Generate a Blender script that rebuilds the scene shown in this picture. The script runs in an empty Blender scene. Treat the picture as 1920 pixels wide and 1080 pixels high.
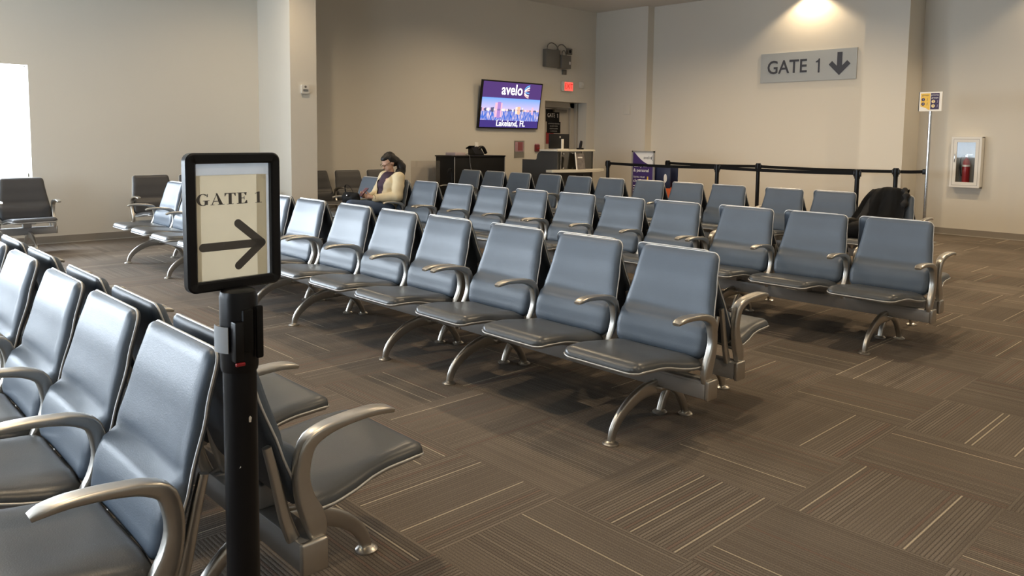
import bpy, bmesh, math, random
from mathutils import Vector, Matrix, noise
random.seed(7)
sc = bpy.context.scene
COL = sc.collection
PI = math.pi
XL, YG, ZC = -11.735, 13.848, 4.3          # left wall plane, gate wall plane, ceiling height

# ------------------------------------------------------------------ materials
def mat(name, color, rough=0.5, metal=0.0, coat=0.0, emit=None, estr=0.0, bump=0.0, bscale=200.0, var=0.0, vscale=8.0, spec=0.5, alpha=1.0, trans=0.0):
    m = bpy.data.materials.new(name); m.use_nodes = True
    nt = m.node_tree; b = nt.nodes['Principled BSDF']
    b.inputs['Base Color'].default_value = (*color, 1)
    b.inputs['Roughness'].default_value = rough
    b.inputs['Metallic'].default_value = metal
    b.inputs['Coat Weight'].default_value = coat
    b.inputs['Specular IOR Level'].default_value = spec
    b.inputs['Alpha'].default_value = alpha
    b.inputs['Transmission Weight'].default_value = trans
    if emit:
        b.inputs['Emission Color'].default_value = (*emit, 1); b.inputs['Emission Strength'].default_value = estr
    tc = nt.nodes.new('ShaderNodeTexCoord')
    if bump:
        n = nt.nodes.new('ShaderNodeTexNoise'); n.inputs['Scale'].default_value = bscale; n.inputs['Detail'].default_value = 4
        bp = nt.nodes.new('ShaderNodeBump'); bp.inputs['Strength'].default_value = bump; bp.inputs['Distance'].default_value = 0.002
        nt.links.new(tc.outputs['Object'], n.inputs['Vector']); nt.links.new(n.outputs['Fac'], bp.inputs['Height'])
        nt.links.new(bp.outputs['Normal'], b.inputs['Normal'])
    if var:
        n = nt.nodes.new('ShaderNodeTexNoise'); n.inputs['Scale'].default_value = vscale; n.inputs['Detail'].default_value = 5
        r = nt.nodes.new('ShaderNodeMapRange'); r.inputs['To Min'].default_value = 1 - var; r.inputs['To Max'].default_value = 1 + var
        mx = nt.nodes.new('ShaderNodeVectorMath'); mx.operation = 'SCALE'; mx.inputs[0].default_value = color
        nt.links.new(tc.outputs['Object'], n.inputs['Vector']); nt.links.new(n.outputs['Fac'], r.inputs['Value'])
        nt.links.new(r.outputs['Result'], mx.inputs['Scale']); nt.links.new(mx.outputs['Vector'], b.inputs['Base Color'])
    return m

def glass_mat(name, tint=(1, 1, 1), refl=0.07, rough=0.02):
    m = bpy.data.materials.new(name); m.use_nodes = True; nt = m.node_tree; nt.nodes.clear()
    o = nt.nodes.new('ShaderNodeOutputMaterial'); t = nt.nodes.new('ShaderNodeBsdfTransparent'); g = nt.nodes.new('ShaderNodeBsdfGlossy'); mx = nt.nodes.new('ShaderNodeMixShader')
    t.inputs['Color'].default_value = (*tint, 1); g.inputs['Roughness'].default_value = rough; mx.inputs['Fac'].default_value = refl
    nt.links.new(t.outputs[0], mx.inputs[1]); nt.links.new(g.outputs[0], mx.inputs[2]); nt.links.new(mx.outputs[0], o.inputs['Surface'])
    return m

def glow(name, color, s=1.0):
    m = bpy.data.materials.new(name); m.use_nodes = True; nt = m.node_tree; nt.nodes.clear()
    o = nt.nodes.new('ShaderNodeOutputMaterial'); e = nt.nodes.new('ShaderNodeEmission')
    e.inputs['Color'].default_value = (*color, 1); e.inputs['Strength'].default_value = s
    nt.links.new(e.outputs[0], o.inputs['Surface']); return m

def carpet_mat():
    m = bpy.data.materials.new('striped_carpet_tile'); m.use_nodes = True; nt = m.node_tree; b = nt.nodes['Principled BSDF']
    N = lambda t: nt.nodes.new(t)
    L = nt.links.new
    def M(op, a, b2=None, c=None):
        n = N('ShaderNodeMath'); n.operation = op
        for i, v in enumerate((a, b2, c)):
            if v is None: continue
            if isinstance(v, (int, float)): n.inputs[i].default_value = v
            else: L(v, n.inputs[i])
        return n.outputs[0]
    def WN(x, y=0.0, z=0.0, out='Value'):
        cm = N('ShaderNodeCombineXYZ')
        for i, v in enumerate((x, y, z)):
            if isinstance(v, (int, float)): cm.inputs[i].default_value = v
            else: L(v, cm.inputs[i])
        w = N('ShaderNodeTexWhiteNoise'); w.noise_dimensions = '3D'; L(cm.outputs[0], w.inputs['Vector']); return w.outputs[out]
    tc = N('ShaderNodeTexCoord'); sp = N('ShaderNodeSeparateXYZ'); L(tc.outputs['Object'], sp.inputs[0])
    T = 0.642
    u = M('DIVIDE', M('ADD', sp.outputs[0], 1.475 + 64.2), T); v = M('DIVIDE', M('ADD', sp.outputs[1], 64.2 - 2.923), T)
    iu, iv = M('FLOOR', u), M('FLOOR', v); fu, fv = M('FRACT', u), M('FRACT', v)
    par = M('MODULO', M('ADD', iu, iv), 2.0)          # quarter-turn laying
    s = M('ADD', M('MULTIPLY', par, fv), M('MULTIPLY', M('SUBTRACT', 1.0, par), fu))
    h = WN(iu, iv, 3.0)
    st = M('MULTIPLY', s, 42.0); si = M('FLOOR', st); sf = M('FRACT', st)
    line = WN(si, iu, iv)
    prof = M('MULTIPLY', M('POWER', M('SUBTRACT', 1.0, M('ABSOLUTE', M('SUBTRACT', M('MULTIPLY', sf, 2.0), 1.0))), 0.7), 1.0)
    zone = N('ShaderNodeTexNoise'); zone.inputs['Scale'].default_value = 1.0; zone.inputs['Detail'].default_value = 1
    cz = N('ShaderNodeCombineXYZ'); L(M('MULTIPLY', s, 2.6), cz.inputs[0]); L(M('MULTIPLY', h, 50.0), cz.inputs[1]); L(cz.outputs[0], zone.inputs['Vector'])
    zc = M('MULTIPLY', M('SMOOTH_MIN', M('MAXIMUM', M('MULTIPLY', M('SUBTRACT', zone.outputs['Fac'], 0.36), 4.5), 0.42), 1.0, 0.2), 1.0)
    stripe = M('MULTIPLY', M('MULTIPLY', prof, line), zc)
    pin = M('MULTIPLY', M('GREATER_THAN', WN(si, M('ADD', iu, 17.0), iv), 0.972), M('LESS_THAN', M('ABSOLUTE', M('SUBTRACT', sf, 0.5)), 0.2))
    red = M('MULTIPLY', M('GREATER_THAN', WN(si, iu, M('ADD', iv, 41.0)), 0.93), prof)
    gr = N('ShaderNodeTexNoise'); gr.inputs['Scale'].default_value = 220.0; gr.inputs['Detail'].default_value = 3; L(tc.outputs['Object'], gr.inputs['Vector'])
    big = N('ShaderNodeTexNoise'); big.inputs['Scale'].default_value = 1.3; big.inputs['Detail'].default_value = 3; L(tc.outputs['Object'], big.inputs['Vector'])
    def mixc(fac, c1, c2):
        n = N('ShaderNodeMix'); n.data_type = 'RGBA'
        if isinstance(fac, (int, float)): n.inputs['Factor'].default_value = fac
        else: L(fac, n.inputs['Factor'])
        for k, c in ((6, c1), (7, c2)):
            if isinstance(c, tuple): n.inputs[k].default_value = (*c, 1)
            else: L(c, n.inputs[k])
        return n.outputs[2]
    base = mixc(h, (0.138, 0.114, 0.092), (0.158, 0.132, 0.108))
    c = mixc(M('MULTIPLY', stripe, 0.48), base, (0.33, 0.285, 0.235))
    groove = M('MULTIPLY', M('LESS_THAN', prof, 0.32), M('MULTIPLY', zc, 0.5))
    c = mixc(M('MULTIPLY', groove, 1.5), c, (0.045, 0.037, 0.031))
    c = mixc(M('MULTIPLY', red, 0.22), c, (0.24, 0.085, 0.055))
    c = mixc(M('MULTIPLY', pin, 0.62), c, (0.62, 0.54, 0.40))
    k = M('ADD', M('MULTIPLY', gr.outputs['Fac'], 1.5), M('ADD', -.05, M('MULTIPLY', big.outputs['Fac'], 0.55)))
    k = M('MULTIPLY', k, M('ADD', 0.88, M('MULTIPLY', WN(iu, iv, 9.0), 0.2)))
    sm = N('ShaderNodeVectorMath'); sm.operation = 'SCALE'; L(c, sm.inputs[0]); L(k, sm.inputs['Scale'])
    L(sm.outputs[0], b.inputs['Base Color']); b.inputs['Roughness'].default_value = 0.93; b.inputs['Specular IOR Level'].default_value = 0.2
    bp = N('ShaderNodeBump'); bp.inputs['Strength'].default_value = 0.5; bp.inputs['Distance'].default_value = 0.004
    L(M('ADD', M('MULTIPLY', gr.outputs['Fac'], 0.8), M('MULTIPLY', prof, 0.5)), bp.inputs['Height']); L(bp.outputs[0], b.inputs['Normal'])
    return m

WALL = mat('painted_wall', (0.69, 0.655, 0.58), 0.75, bump=0.12, bscale=90)
CEILM = mat('painted_ceiling', (0.72, 0.70, 0.66), 0.8)
BASEM = mat('rubber_baseboard', (0.27, 0.24, 0.205), 0.5)
BASELIGHT = mat('baseboard_toe', (0.42, 0.39, 0.34), 0.5)
CARPET = carpet_mat()
LEATHER = mat('blue_grey_vinyl', (0.074, 0.099, 0.134), 0.40, bump=0.22, bscale=260, var=0.10, vscale=7, spec=0.6)
SEATM = mat('grey_vinyl_seat', (0.058, 0.064, 0.070), 0.33, bump=0.2, bscale=260, var=0.12, vscale=7, spec=0.7)
DARKLEATHER = mat('dark_grey_vinyl', (0.040, 0.040, 0.043), 0.45, bump=0.2, bscale=260, var=0.08, vscale=7)
SHELL = mat('shaded_vinyl_back', (0.050, 0.064, 0.084), 0.45, bump=0.15, bscale=260)  # same vinyl as the backrest fronts, with shade darkened into its colour
ALU = mat('brushed_aluminium', (0.60, 0.575, 0.53), 0.33, 1.0, bump=0.05, bscale=60, var=0.12, vscale=14)
BEAMM = mat('silver_beam_paint', (0.42, 0.42, 0.42), 0.40, 0.4, var=0.06, vscale=5)
TRIM = mat('bright_edge_trim', (0.62, 0.62, 0.61), 0.35, 0.5)
BLACK = mat('black_plastic', (0.004, 0.004, 0.005), 0.35, spec=.35)
BLACKM = mat('black_matte', (0.004, 0.004, 0.0045), 0.6, spec=.25)
BELT = mat('black_belt_webbing', (0.004, 0.004, 0.0045), 0.7, bump=0.2, bscale=400, spec=.2)
STEEL = mat('polished_steel_pole', (0.72, 0.72, 0.72), 0.2, 1.0)
GLASS = glass_mat('window_glass')
CLEAR = glass_mat('clear_acrylic', (0.93, 0.93, 0.93), 0.10)
WHITE = mat('white_enamel', (0.80, 0.78, 0.73), 0.4)
WHITEP = mat('white_plastic', (0.72, 0.70, 0.65), 0.45)
GREYBOX = mat('grey_metal_enclosure', (0.16, 0.15, 0.13), 0.5)
DOORM = mat('beige_door_paint', (0.54, 0.50, 0.43), 0.5)
def sheet_mat(name, color, tr=.55):
    m = bpy.data.materials.new(name); m.use_nodes = True; nt = m.node_tree; nt.nodes.clear()
    o = nt.nodes.new('ShaderNodeOutputMaterial'); d = nt.nodes.new('ShaderNodeBsdfDiffuse'); t = nt.nodes.new('ShaderNodeBsdfTranslucent'); mx = nt.nodes.new('ShaderNodeMixShader')
    tc = nt.nodes.new('ShaderNodeTexCoord'); n = nt.nodes.new('ShaderNodeTexNoise'); n.inputs['Scale'].default_value = 30; r = nt.nodes.new('ShaderNodeMapRange'); r.inputs['To Min'].default_value = .95; r.inputs['To Max'].default_value = 1.04
    v = nt.nodes.new('ShaderNodeVectorMath'); v.operation = 'SCALE'; v.inputs[0].default_value = color
    nt.links.new(tc.outputs['Object'], n.inputs['Vector']); nt.links.new(n.outputs['Fac'], r.inputs['Value']); nt.links.new(r.outputs[0], v.inputs['Scale'])
    nt.links.new(v.outputs[0], d.inputs['Color']); nt.links.new(v.outputs[0], t.inputs['Color']); mx.inputs[0].default_value = tr
    nt.links.new(d.outputs[0], mx.inputs[1]); nt.links.new(t.outputs[0], mx.inputs[2]); nt.links.new(mx.outputs[0], o.inputs['Surface']); return m
PAPER = sheet_mat('yellowed_paper', (0.90, 0.85, 0.73), .6)
SLEEVE = sheet_mat('white_sleeve', (0.84, 0.86, 0.88), .6)
INK = mat('grey_print', (0.075, 0.072, 0.072), 0.7)
SIGNGREY = mat('silver_sign_face', (0.40, 0.425, 0.435), 0.45)
SIGNINK = mat('charcoal_letters', (0.035, 0.037, 0.05), 0.5)
PURPLE = mat('purple_print', (0.045, 0.018, 0.13), 0.5)
DPURPLE = mat('dark_purple_print', (0.03, 0.013, 0.07), 0.5)
YELLOW = mat('yellow_print', (0.80, 0.52, 0.07), 0.5)
PRINTW = mat('white_print', (0.78, 0.77, 0.76), 0.5)
RED = mat('red_enamel', (0.30, 0.014, 0.018), 0.3)
DRED = mat('dark_red_plastic', (0.16, 0.015, 0.02), 0.4)
DESK = mat('charcoal_laminate', (0.050, 0.051, 0.052), 0.5)
COUNTER = mat('cream_countertop', (0.66, 0.63, 0.54), 0.4, var=0.05, vscale=40)
SKIN = mat('skin', (0.55, 0.33, 0.23), 0.5)
HAIR = mat('dark_hair', (0.005, 0.004, 0.0035), 0.55, bump=0.4, bscale=120)
CREAM = mat('cream_knit', (0.62, 0.52, 0.34), 0.85, bump=0.3, bscale=120)
TOPM = mat('plum_top', (0.035, 0.014, 0.03), 0.75)
JEANS = mat('blue_denim', (0.055, 0.085, 0.15), 0.8, bump=0.2, bscale=200, var=0.3, vscale=9)
CLOTHB = mat('black_cloth', (0.016, 0.014, 0.012), 0.85, bump=0.3, bscale=150)
BAGM = mat('black_bag_leather', (0.005, 0.005, 0.0055), 0.8, spec=.25)
NAVY = mat('navy_panel', (0.012, 0.018, 0.055), 0.45)
ORANGE = mat('orange_plastic', (0.55, 0.10, 0.02), 0.5)
PINK = mat('pink_card', (0.50, 0.25, 0.30), 0.6)

# ------------------------------------------------------------------ mesh helpers
def link(name, me, m=None, parent=None, angle=40, smooth=True):
    o = bpy.data.objects.new(name, me); COL.objects.link(o)
    if m is not None and not me.materials: me.materials.append(m)
    if smooth:
        for p in me.polygons: p.use_smooth = True
        me.set_sharp_from_angle(angle=math.radians(angle))
    if parent is not None: o.parent = parent
    return o
def obj(name, bm, m=None, parent=None, angle=40, smooth=True):
    bmesh.ops.recalc_face_normals(bm, faces=bm.faces)
    me = bpy.data.meshes.new(name); bm.to_mesh(me); bm.free()
    return link(name, me, m, parent, angle, smooth)
def empty(name, loc=(0, 0, 0), rz=0):
    o = bpy.data.objects.new(name, None); COL.objects.link(o); o.location = loc; o.rotation_euler = (0, 0, rz); o.empty_display_size = .1
    return o
def tag(o, label, cat, group=None):
    o['label'] = label; o['category'] = cat
    if group: o['group'] = group
    return o
def struct(o, label=None, cat=None):
    o['kind'] = 'structure'
    if label: o['label'] = label; o['category'] = cat
    return o
def box(bm, lo, hi, bev=0.0, seg=2, M=None):
    lo, hi = Vector(lo), Vector(hi)
    r = bmesh.ops.create_cube(bm, size=1.0); vs = r['verts']
    for v in vs:
        v.co = Vector([lo[i] + (v.co[i] + .5) * (hi[i] - lo[i]) for i in range(3)])
    if bev:
        es = {e for v in vs for e in v.link_edges}
        rr = bmesh.ops.bevel(bm, geom=list(es), offset=bev, segments=seg, affect='EDGES', profile=.5)
        vs = {v for f in rr['faces'] for v in f.verts} | {v for v in vs if v.is_valid}
    if M is not None:
        for v in vs: v.co = M @ v.co
    return bm
def bxo(name, lo, hi, m, parent=None, bev=0.0, M=None):
    bm = bmesh.new(); box(bm, lo, hi, bev, 2, M); return obj(name, bm, m, parent)
def frame_of(d, up=Vector((0, 0, 1))):
    d = d.normalized()
    if abs(d.dot(up)) > .98: up = Vector((0, 1, 0))
    s = d.cross(up).normalized(); return s, s.cross(d).normalized()
def tube(bm, path, secs, closed=False, side=None, caps=True):
    """sweep: secs[i] = list of (a,b) offsets along (side, normal) at path[i]"""
    P = [Vector(p) for p in path]; n = len(P); rings = []
    for i in range(n):
        if closed: d = P[(i + 1) % n] - P[i - 1]
        else: d = P[min(i + 1, n - 1)] - P[max(i - 1, 0)]
        d.normalize()
        if side is not None:
            s = Vector(side); nn = s.cross(d).normalized(); s = d.cross(nn).normalized()
        else: s, nn = frame_of(d)
        rings.append([bm.verts.new(P[i] + s * a + nn * b) for a, b in secs[i]])
    k = len(rings[0])
    for i in range(n if closed else n - 1):
        A, B = rings[i], rings[(i + 1) % n]
        for j in range(k): bm.faces.new((A[j], A[(j + 1) % k], B[(j + 1) % k], B[j]))
    if caps and not closed:
        bm.faces.new(rings[0]); bm.faces.new(rings[-1][::-1])
def circ(r, n=10, rb=None): return [(r * math.cos(2 * PI * i / n), (rb or r) * math.sin(2 * PI * i / n)) for i in range(n)]
def sup(a, b, n=16, e=.55):
    out = []
    for i in range(n):
        t = 2 * PI * (i + .5) / n; c, s = math.cos(t), math.sin(t)
        out.append((a * math.copysign(abs(c) ** e, c), b * math.copysign(abs(s) ** e, s)))
    return out
def wire(name, path, r, m, parent=None, n=8, closed=False, side=None):
    bm = bmesh.new(); tube(bm, path, [circ(r, n)] * len(path), closed, side); return obj(name, bm, m, parent)
def lathe(bm, prof, n=24, c=(0, 0, 0)):
    c = Vector(c); rings = []
    for r, z in prof:
        rings.append([bm.verts.new(c + Vector((r * math.cos(2 * PI * i / n), r * math.sin(2 * PI * i / n), z))) for i in range(n)] if r > 1e-6 else [bm.verts.new(c + Vector((0, 0, z)))])
    for A, B in zip(rings, rings[1:]):
        for i in range(n):
            j = (i + 1) % n
            if len(A) == 1 and len(B) == 1: continue
            if len(A) == 1: bm.faces.new((A[0], B[i], B[j]))
            elif len(B) == 1: bm.faces.new((A[i], A[j], B[0]))
            else: bm.faces.new((A[i], A[j], B[j], B[i]))
    return bm
def prism(bm, pts, d, M=None):
    """polygon in local xy, extruded 0..d along local z"""
    M = M or Matrix()
    a = [bm.verts.new(M @ Vector((x, y, 0))) for x, y in pts]; b = [bm.verts.new(M @ Vector((x, y, d))) for x, y in pts]
    n = len(pts); bm.faces.new(a[::-1]); bm.faces.new(b)
    for i in range(n): bm.faces.new((a[i], a[(i + 1) % n], b[(i + 1) % n], b[i]))
def rrect(w, h, r, n=5, cx=0, cy=0):
    out = []
    for sx, sy, a0 in ((1, 1, 0), (-1, 1, 90), (-1, -1, 180), (1, -1, 270)):
        for i in range(n + 1):
            a = math.radians(a0 + 90 * i / n); out.append((cx + sx * (w / 2 - r) + r * math.cos(a), cy + sy * (h / 2 - r) + r * math.sin(a)))
    return out
def spline(pts, n):
    P = [Vector(p) for p in pts]; out = []
    for i in range(n):
        t = i / (n - 1) * (len(P) - 1); k = min(int(t), len(P) - 2); f = t - k
        p0, p1, p2, p3 = P[max(k - 1, 0)], P[k], P[k + 1], P[min(k + 2, len(P) - 1)]
        out.append(.5 * ((2 * p1) + (p2 - p0) * f + (2 * p0 - 5 * p1 + 4 * p2 - p3) * f * f + (3 * p1 - p0 - 3 * p2 + p3) * f ** 3))
    return out
def interp(tab, x):
    if x <= tab[0][0]: return tab[0][1]
    for (a, b), (c, d) in zip(tab, tab[1:]):
        if x <= c:
            t = (x - a) / (c - a); t = t * t * (3 - 2 * t) * .35 + t * .65
            return b + (d - b) * t
    return tab[-1][1]
FX = lambda o: Matrix.Translation(Vector(o)) @ Matrix(((0, 0, 1), (1, 0, 0), (0, 1, 0))).to_4x4()     # panel facing +X : local x -> +Y, y -> Z
FY = lambda o: Matrix.Translation(Vector(o)) @ Matrix(((1, 0, 0), (0, 0, -1), (0, 1, 0))).to_4x4()    # panel facing -Y : local x -> +X, y -> Z
def text(name, s, size, m, M, parent=None, depth=.002, align='CENTER', sx=1.0, bold=0.0):
    c = bpy.data.curves.new(name, 'FONT'); c.body = s; c.size = size; c.align_x = align; c.align_y = 'CENTER'; c.extrude = depth / 2; c.offset = bold; c.resolution_u = 3
    t = bpy.data.objects.new(name, c); COL.objects.link(t); dg = bpy.context.evaluated_depsgraph_get(); dg.update()
    me = bpy.data.meshes.new_from_object(t.evaluated_get(dg)); bpy.data.objects.remove(t); bpy.data.curves.remove(c)
    me.materials.clear(); me.transform(M @ Matrix.Scale(sx, 4, (1, 0, 0)))
    return link(name, me, m, parent, smooth=False)
def digit_one(name, h, m, M, parent):
    bm = bmesh.new(); prism(bm, [(.02 * h, -.365 * h), (.115 * h, -.365 * h), (.115 * h, .365 * h), (.045 * h, .365 * h), (.02 * h, .29 * h), (-.10 * h, .235 * h), (-.10 * h, .165 * h), (.02 * h, .175 * h)], .003, M)
    return obj(name, bm, m, parent, smooth=False)
def flat(name, pts, d, m, M, parent=None):
    bm = bmesh.new(); prism(bm, pts, d, M); return obj(name, bm, m, parent, smooth=False)
def capsule2(p, q, r, n=8):
    a = math.atan2(q[1] - p[1], q[0] - p[0]); out = []
    for i in range(n + 1): t = a - PI / 2 + PI * i / n; out.append((q[0] + r * math.cos(t), q[1] + r * math.sin(t)))
    for i in range(n + 1): t = a + PI / 2 + PI * i / n; out.append((p[0] + r * math.cos(t), p[1] + r * math.sin(t)))
    return out
def R(x0, y0, x1, y1): return [(x0, y0), (x1, y0), (x1, y1), (x0, y1)]

# ------------------------------------------------------------------ room
def wall_rect(bm, fixed, axis, a0, a1, z0, z1, t):
    """slab normal to axis ('x' or 'y'), from fixed going t outward"""
    if axis == 'x': box(bm, (min(fixed, fixed + t), a0, z0), (max(fixed, fixed + t), a1, z1))
    else: box(bm, (a0, min(fixed, fixed + t), z0), (a1, max(fixed, fixed + t), z1))
YN, XR = -6.0, 5.0
bm = bmesh.new(); box(bm, (XL - .6, YN - .3, -.1), (XR + .3, YG + .4, 0)); struct(obj('floor', bm, CARPET, smooth=False))
bm = bmesh.new(); box(bm, (XL - .6, YN - .3, ZC), (XR + .3, YG + .4, ZC + .15)); struct(obj('ceiling', bm, CEILM, smooth=False))
WINS = [(.25, 2.448), (-2.35, -.15), (-4.95, -2.75)]; WZ0, WZ1 = .886, 2.34
DY0, DY1, DZ = 12.017, 13.355, 2.28
bm = bmesh.new()
wall_rect(bm, XL, 'x', YN - .3, YG + .4, WZ1, ZC, -.6) if False else None
# left wall: pieces around the window openings and the door recess
ys = [YN - .3]
for a, b in sorted(WINS): ys += [a, b]
segs = list(zip(ys[0::2], ys[1::2] + [None]))
prev = YN - .3
for a, b in sorted(WINS):
    wall_rect(bm, XL, 'x', prev, a, 0, ZC, -.25)
    wall_rect(bm, XL, 'x', a, b, 0, WZ0, -.25); wall_rect(bm, XL, 'x', a, b, WZ1, ZC, -.25); prev = b
wall_rect(bm, XL, 'x', prev, DY0, 0, ZC, -.45)
wall_rect(bm, XL, 'x', DY0, DY1, DZ, ZC, -.45)
wall_rect(bm, XL, 'x', DY1, YG + .4, 0, ZC, -.45)
wall_rect(bm, XL - .42, 'x', DY0, DY1, 0, DZ, -.03)
struct(obj('wall_left', bm, WALL, smooth=False))
bm = bmesh.new(); wall_rect(bm, YG, 'y', XL, XR + .3, 0, ZC, .25); struct(obj('wall_far', bm, WALL, smooth=False))
bm = bmesh.new(); wall_rect(bm, XR, 'x', YN - .3, YG, 0, ZC, .25); struct(obj('wall_right', bm, WALL, smooth=False))
SW = [(-11.0, -8.4), (-7.9, -5.3), (-4.8, -2.2)]
bm = bmesh.new(); prev = XL
for a, b in SW:
    wall_rect(bm, YN, 'y', prev, a, 0, ZC, -.25); wall_rect(bm, YN, 'y', a, b, 0, WZ0, -.25); wall_rect(bm, YN, 'y', a, b, WZ1 + .6, ZC, -.25); prev = b
wall_rect(bm, YN, 'y', prev, XR + .3, 0, ZC, -.25)
struct(obj('wall_near', bm, WALL, smooth=False))
n = 0
for a, b in WINS:
    n += 1; w = empty(f'window_{n}', (XL, a, WZ0)); w['kind'] = 'structure'
    bm = bmesh.new(); W_, H_ = b - a, WZ1 - WZ0
    for lo, hi in (((-.22, 0, 0), (-.16, .05, H_)), ((-.22, W_ - .012, 0), (-.16, W_, H_)), ((-.22, 0, 0), (-.16, W_, .05)), ((-.22, 0, H_ - .012), (-.16, W_, H_)), ((-.22, W_ / 2 - .02, 0), (-.16, W_ / 2 + .02, H_))): box(bm, lo, hi)
    obj('window_frame', bm, WHITE, w, smooth=False)
    bxo('window_pane', (-.20, .012, .012), (-.19, W_ - .012, H_ - .012), GLASS, w)
for a, b in SW:
    n += 1; w = empty(f'window_{n}', (a, YN, WZ0)); w['kind'] = 'structure'
    bm = bmesh.new(); W_, H_ = b - a, WZ1 + .6 - WZ0
    for lo, hi in (((0, -.22, 0), (.05, -.16, H_)), ((W_ - .05, -.22, 0), (W_, -.16, H_)), ((0, -.22, 0), (W_, -.16, .05)), ((0, -.22, H_ - .05), (W_, -.16, H_))): box(bm, lo, hi)
    obj('window_frame', bm, WHITE, w, smooth=False)
    bxo('window_pane', (.05, -.20, .05), (W_ - .05, -.19, H_ - .05), GLASS, w)
# column on the left wall, corner pilaster and column on the gate wall
struct(bxo('wall_column', (XL, 5.59, 0), (-10.70, 6.02, ZC), WALL))
struct(bxo('wall_corner_pilaster', (XL, 13.634, 0), (-10.30, YG, ZC), WALL))
struct(bxo('wall_gate_column', (-5.55, 13.205, 0), (-4.857, YG, ZC), WALL))
def baseboard(name, lo, hi, toe_lo, toe_hi):
    b = struct(bxo(name, lo, hi, BASEM)); bxo('toe_strip', toe_lo, toe_hi, BASELIGHT, b)
baseboard('baseboard_left', (XL, YN, .012), (XL + .012, 5.59, .10), (XL, YN, 0), (XL + .022, 5.59, .012))
baseboard('baseboard_far', (-4.857, YG - .012, .012), (XR, YG, .105), (-4.857, YG - .022, 0), (XR, YG, .012))
baseboard('baseboard_left_rear', (XL, 6.02, .012), (XL + .012, DY0, .10), (XL, 6.02, 0), (XL + .022, DY0, .012))
baseboard('baseboard_gate', (-10.30, YG - .012, .012), (-5.55, YG, .105), (-10.30, YG - .022, 0), (-5.55, YG, .012))
# door in its recess
d = empty('door_1', (XL - .36, 0, 0)); d['kind'] = 'structure'
bxo('door_leaf', (-.04, DY0 + .10, .01), (0, DY1 - .20, DZ - .12), DOORM, d)
bm = bmesh.new()
box(bm, (-.05, DY0, 0), (.04, DY0 + .095, DZ)); box(bm, (-.05, DY1 - .195, 0), (.04, DY1, DZ)); box(bm, (-.05, DY0, DZ - .115), (.04, DY1, DZ))
box(bm, (.04, DY1 - .195, 0), (.055, DY1 - .17, DZ - .1)); box(bm, (.04, DY1 - .06, 0), (.12, DY1 - .045, DZ))
obj('door_frame', bm, DOORM, d, smooth=False)
c = bxo('door_closer', (0, 12.62, 2.06), (.075, 13.02, 2.125), GREYBOX, d, .008)
bm = bmesh.new(); tube(bm, [(.05, 12.70, 2.13), (.13, 12.45, 2.15), (.03, 12.2, 2.165)], [sup(.018, .005, 8)] * 3); obj('closer_arm', bm, GREYBOX, c)

# ------------------------------------------------------------------ airport bench
PITCH, CX = .62, (-.62, 0, .62)
BACKY = [(.39, -.186), (.48, -.152), (.58, -.118), (.75, -.062), (.908, -.018)]
HWB = [(.39, .266), (.43, .281), (.482, .288), (.56, .280), (.70, .259), (.80, .246), (.908, .236)]
def ease(n): return [.5 - .5 * math.cos(PI * i / n) for i in range(n + 1)]
def qc(d, r): d = max(0, min(1, d / r)); return math.sqrt(max(0, 1 - (1 - d) ** 2))
def sst(a, b, x):
    t = max(0, min(1, (x - a) / (b - a))); return t * t * (3 - 2 * t)
def back_grid(bm, cx, front, nz=26, nx=22):
    z0, z1 = .39, .908; rows = []; base = []
    for i, tz in enumerate(ease(nz)):
        z = z0 + (z1 - z0) * tz; y = interp(BACKY, z); dz = .01
        dy = (interp(BACKY, z + dz) - interp(BACKY, z - dz)) / (2 * dz); nrm = Vector((0, -1, dy)).normalized()
        hw = interp(HWB, z)
        for r, dd in ((.035, z1 - z), (.045, z - z0)):
            if dd < r: hw -= r - math.sqrt(max(0, r * r - (r - dd) ** 2))
        ra, rb = [], []
        for j, tx in enumerate(ease(nx)):
            x = hw * (2 * tx - 1); d = min(hw - abs(x), z1 - z, z - z0)
            if front:
                lum = .026 * sst(.592, .548, z) * (1 - .55 * sst(.50, .40, z)) - math.exp(-((z - .596) / .016) ** 2) * .011 + .006 * math.exp(-((z - .74) / .09) ** 2)
                T = .028 + lum; off = .004 + (T - .004) * qc(d, .04) - .006 * (1 - (x / hw) ** 2) * 1.2
                if d <= 1e-6: off = .002
            else: off = -(.004 + .020 * qc(d, .05))
            p = Vector((cx + x, y, z)); ra.append(bm.verts.new(p + nrm * off)); rb.append(bm.verts.new(p - nrm * (.001 if front else 0)))
        rows.append(ra); base.append(rb)
    for i in range(nz):
        for j in range(nx):
            bm.faces.new((rows[i][j], rows[i][j + 1], rows[i + 1][j + 1], rows[i + 1][j])); bm.faces.new((base[i][j], base[i + 1][j], base[i + 1][j + 1], base[i][j + 1]))
    edge = [(0, j) for j in range(nx + 1)] + [(i, nx) for i in range(1, nz + 1)] + [(nz, j) for j in range(nx - 1, -1, -1)] + [(i, 0) for i in range(nz - 1, 0, -1)]
    pts = []
    for k in range(len(edge)):
        (i, j), (i2, j2) = edge[k], edge[(k + 1) % len(edge)]
        bm.faces.new((rows[i][j], base[i][j], base[i2][j2], rows[i2][j2])); pts.append(base[i][j].co.copy())
    return pts
HWS = [(-.675, .225), (-.655, .241), (-.55, .250), (-.44, .256), (-.36, .272), (-.28, .285), (-.20, .278)]
ZS = [(-.675, .408), (-.63, .418), (-.52, .416), (-.36, .400), (-.20, .388)]
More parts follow.
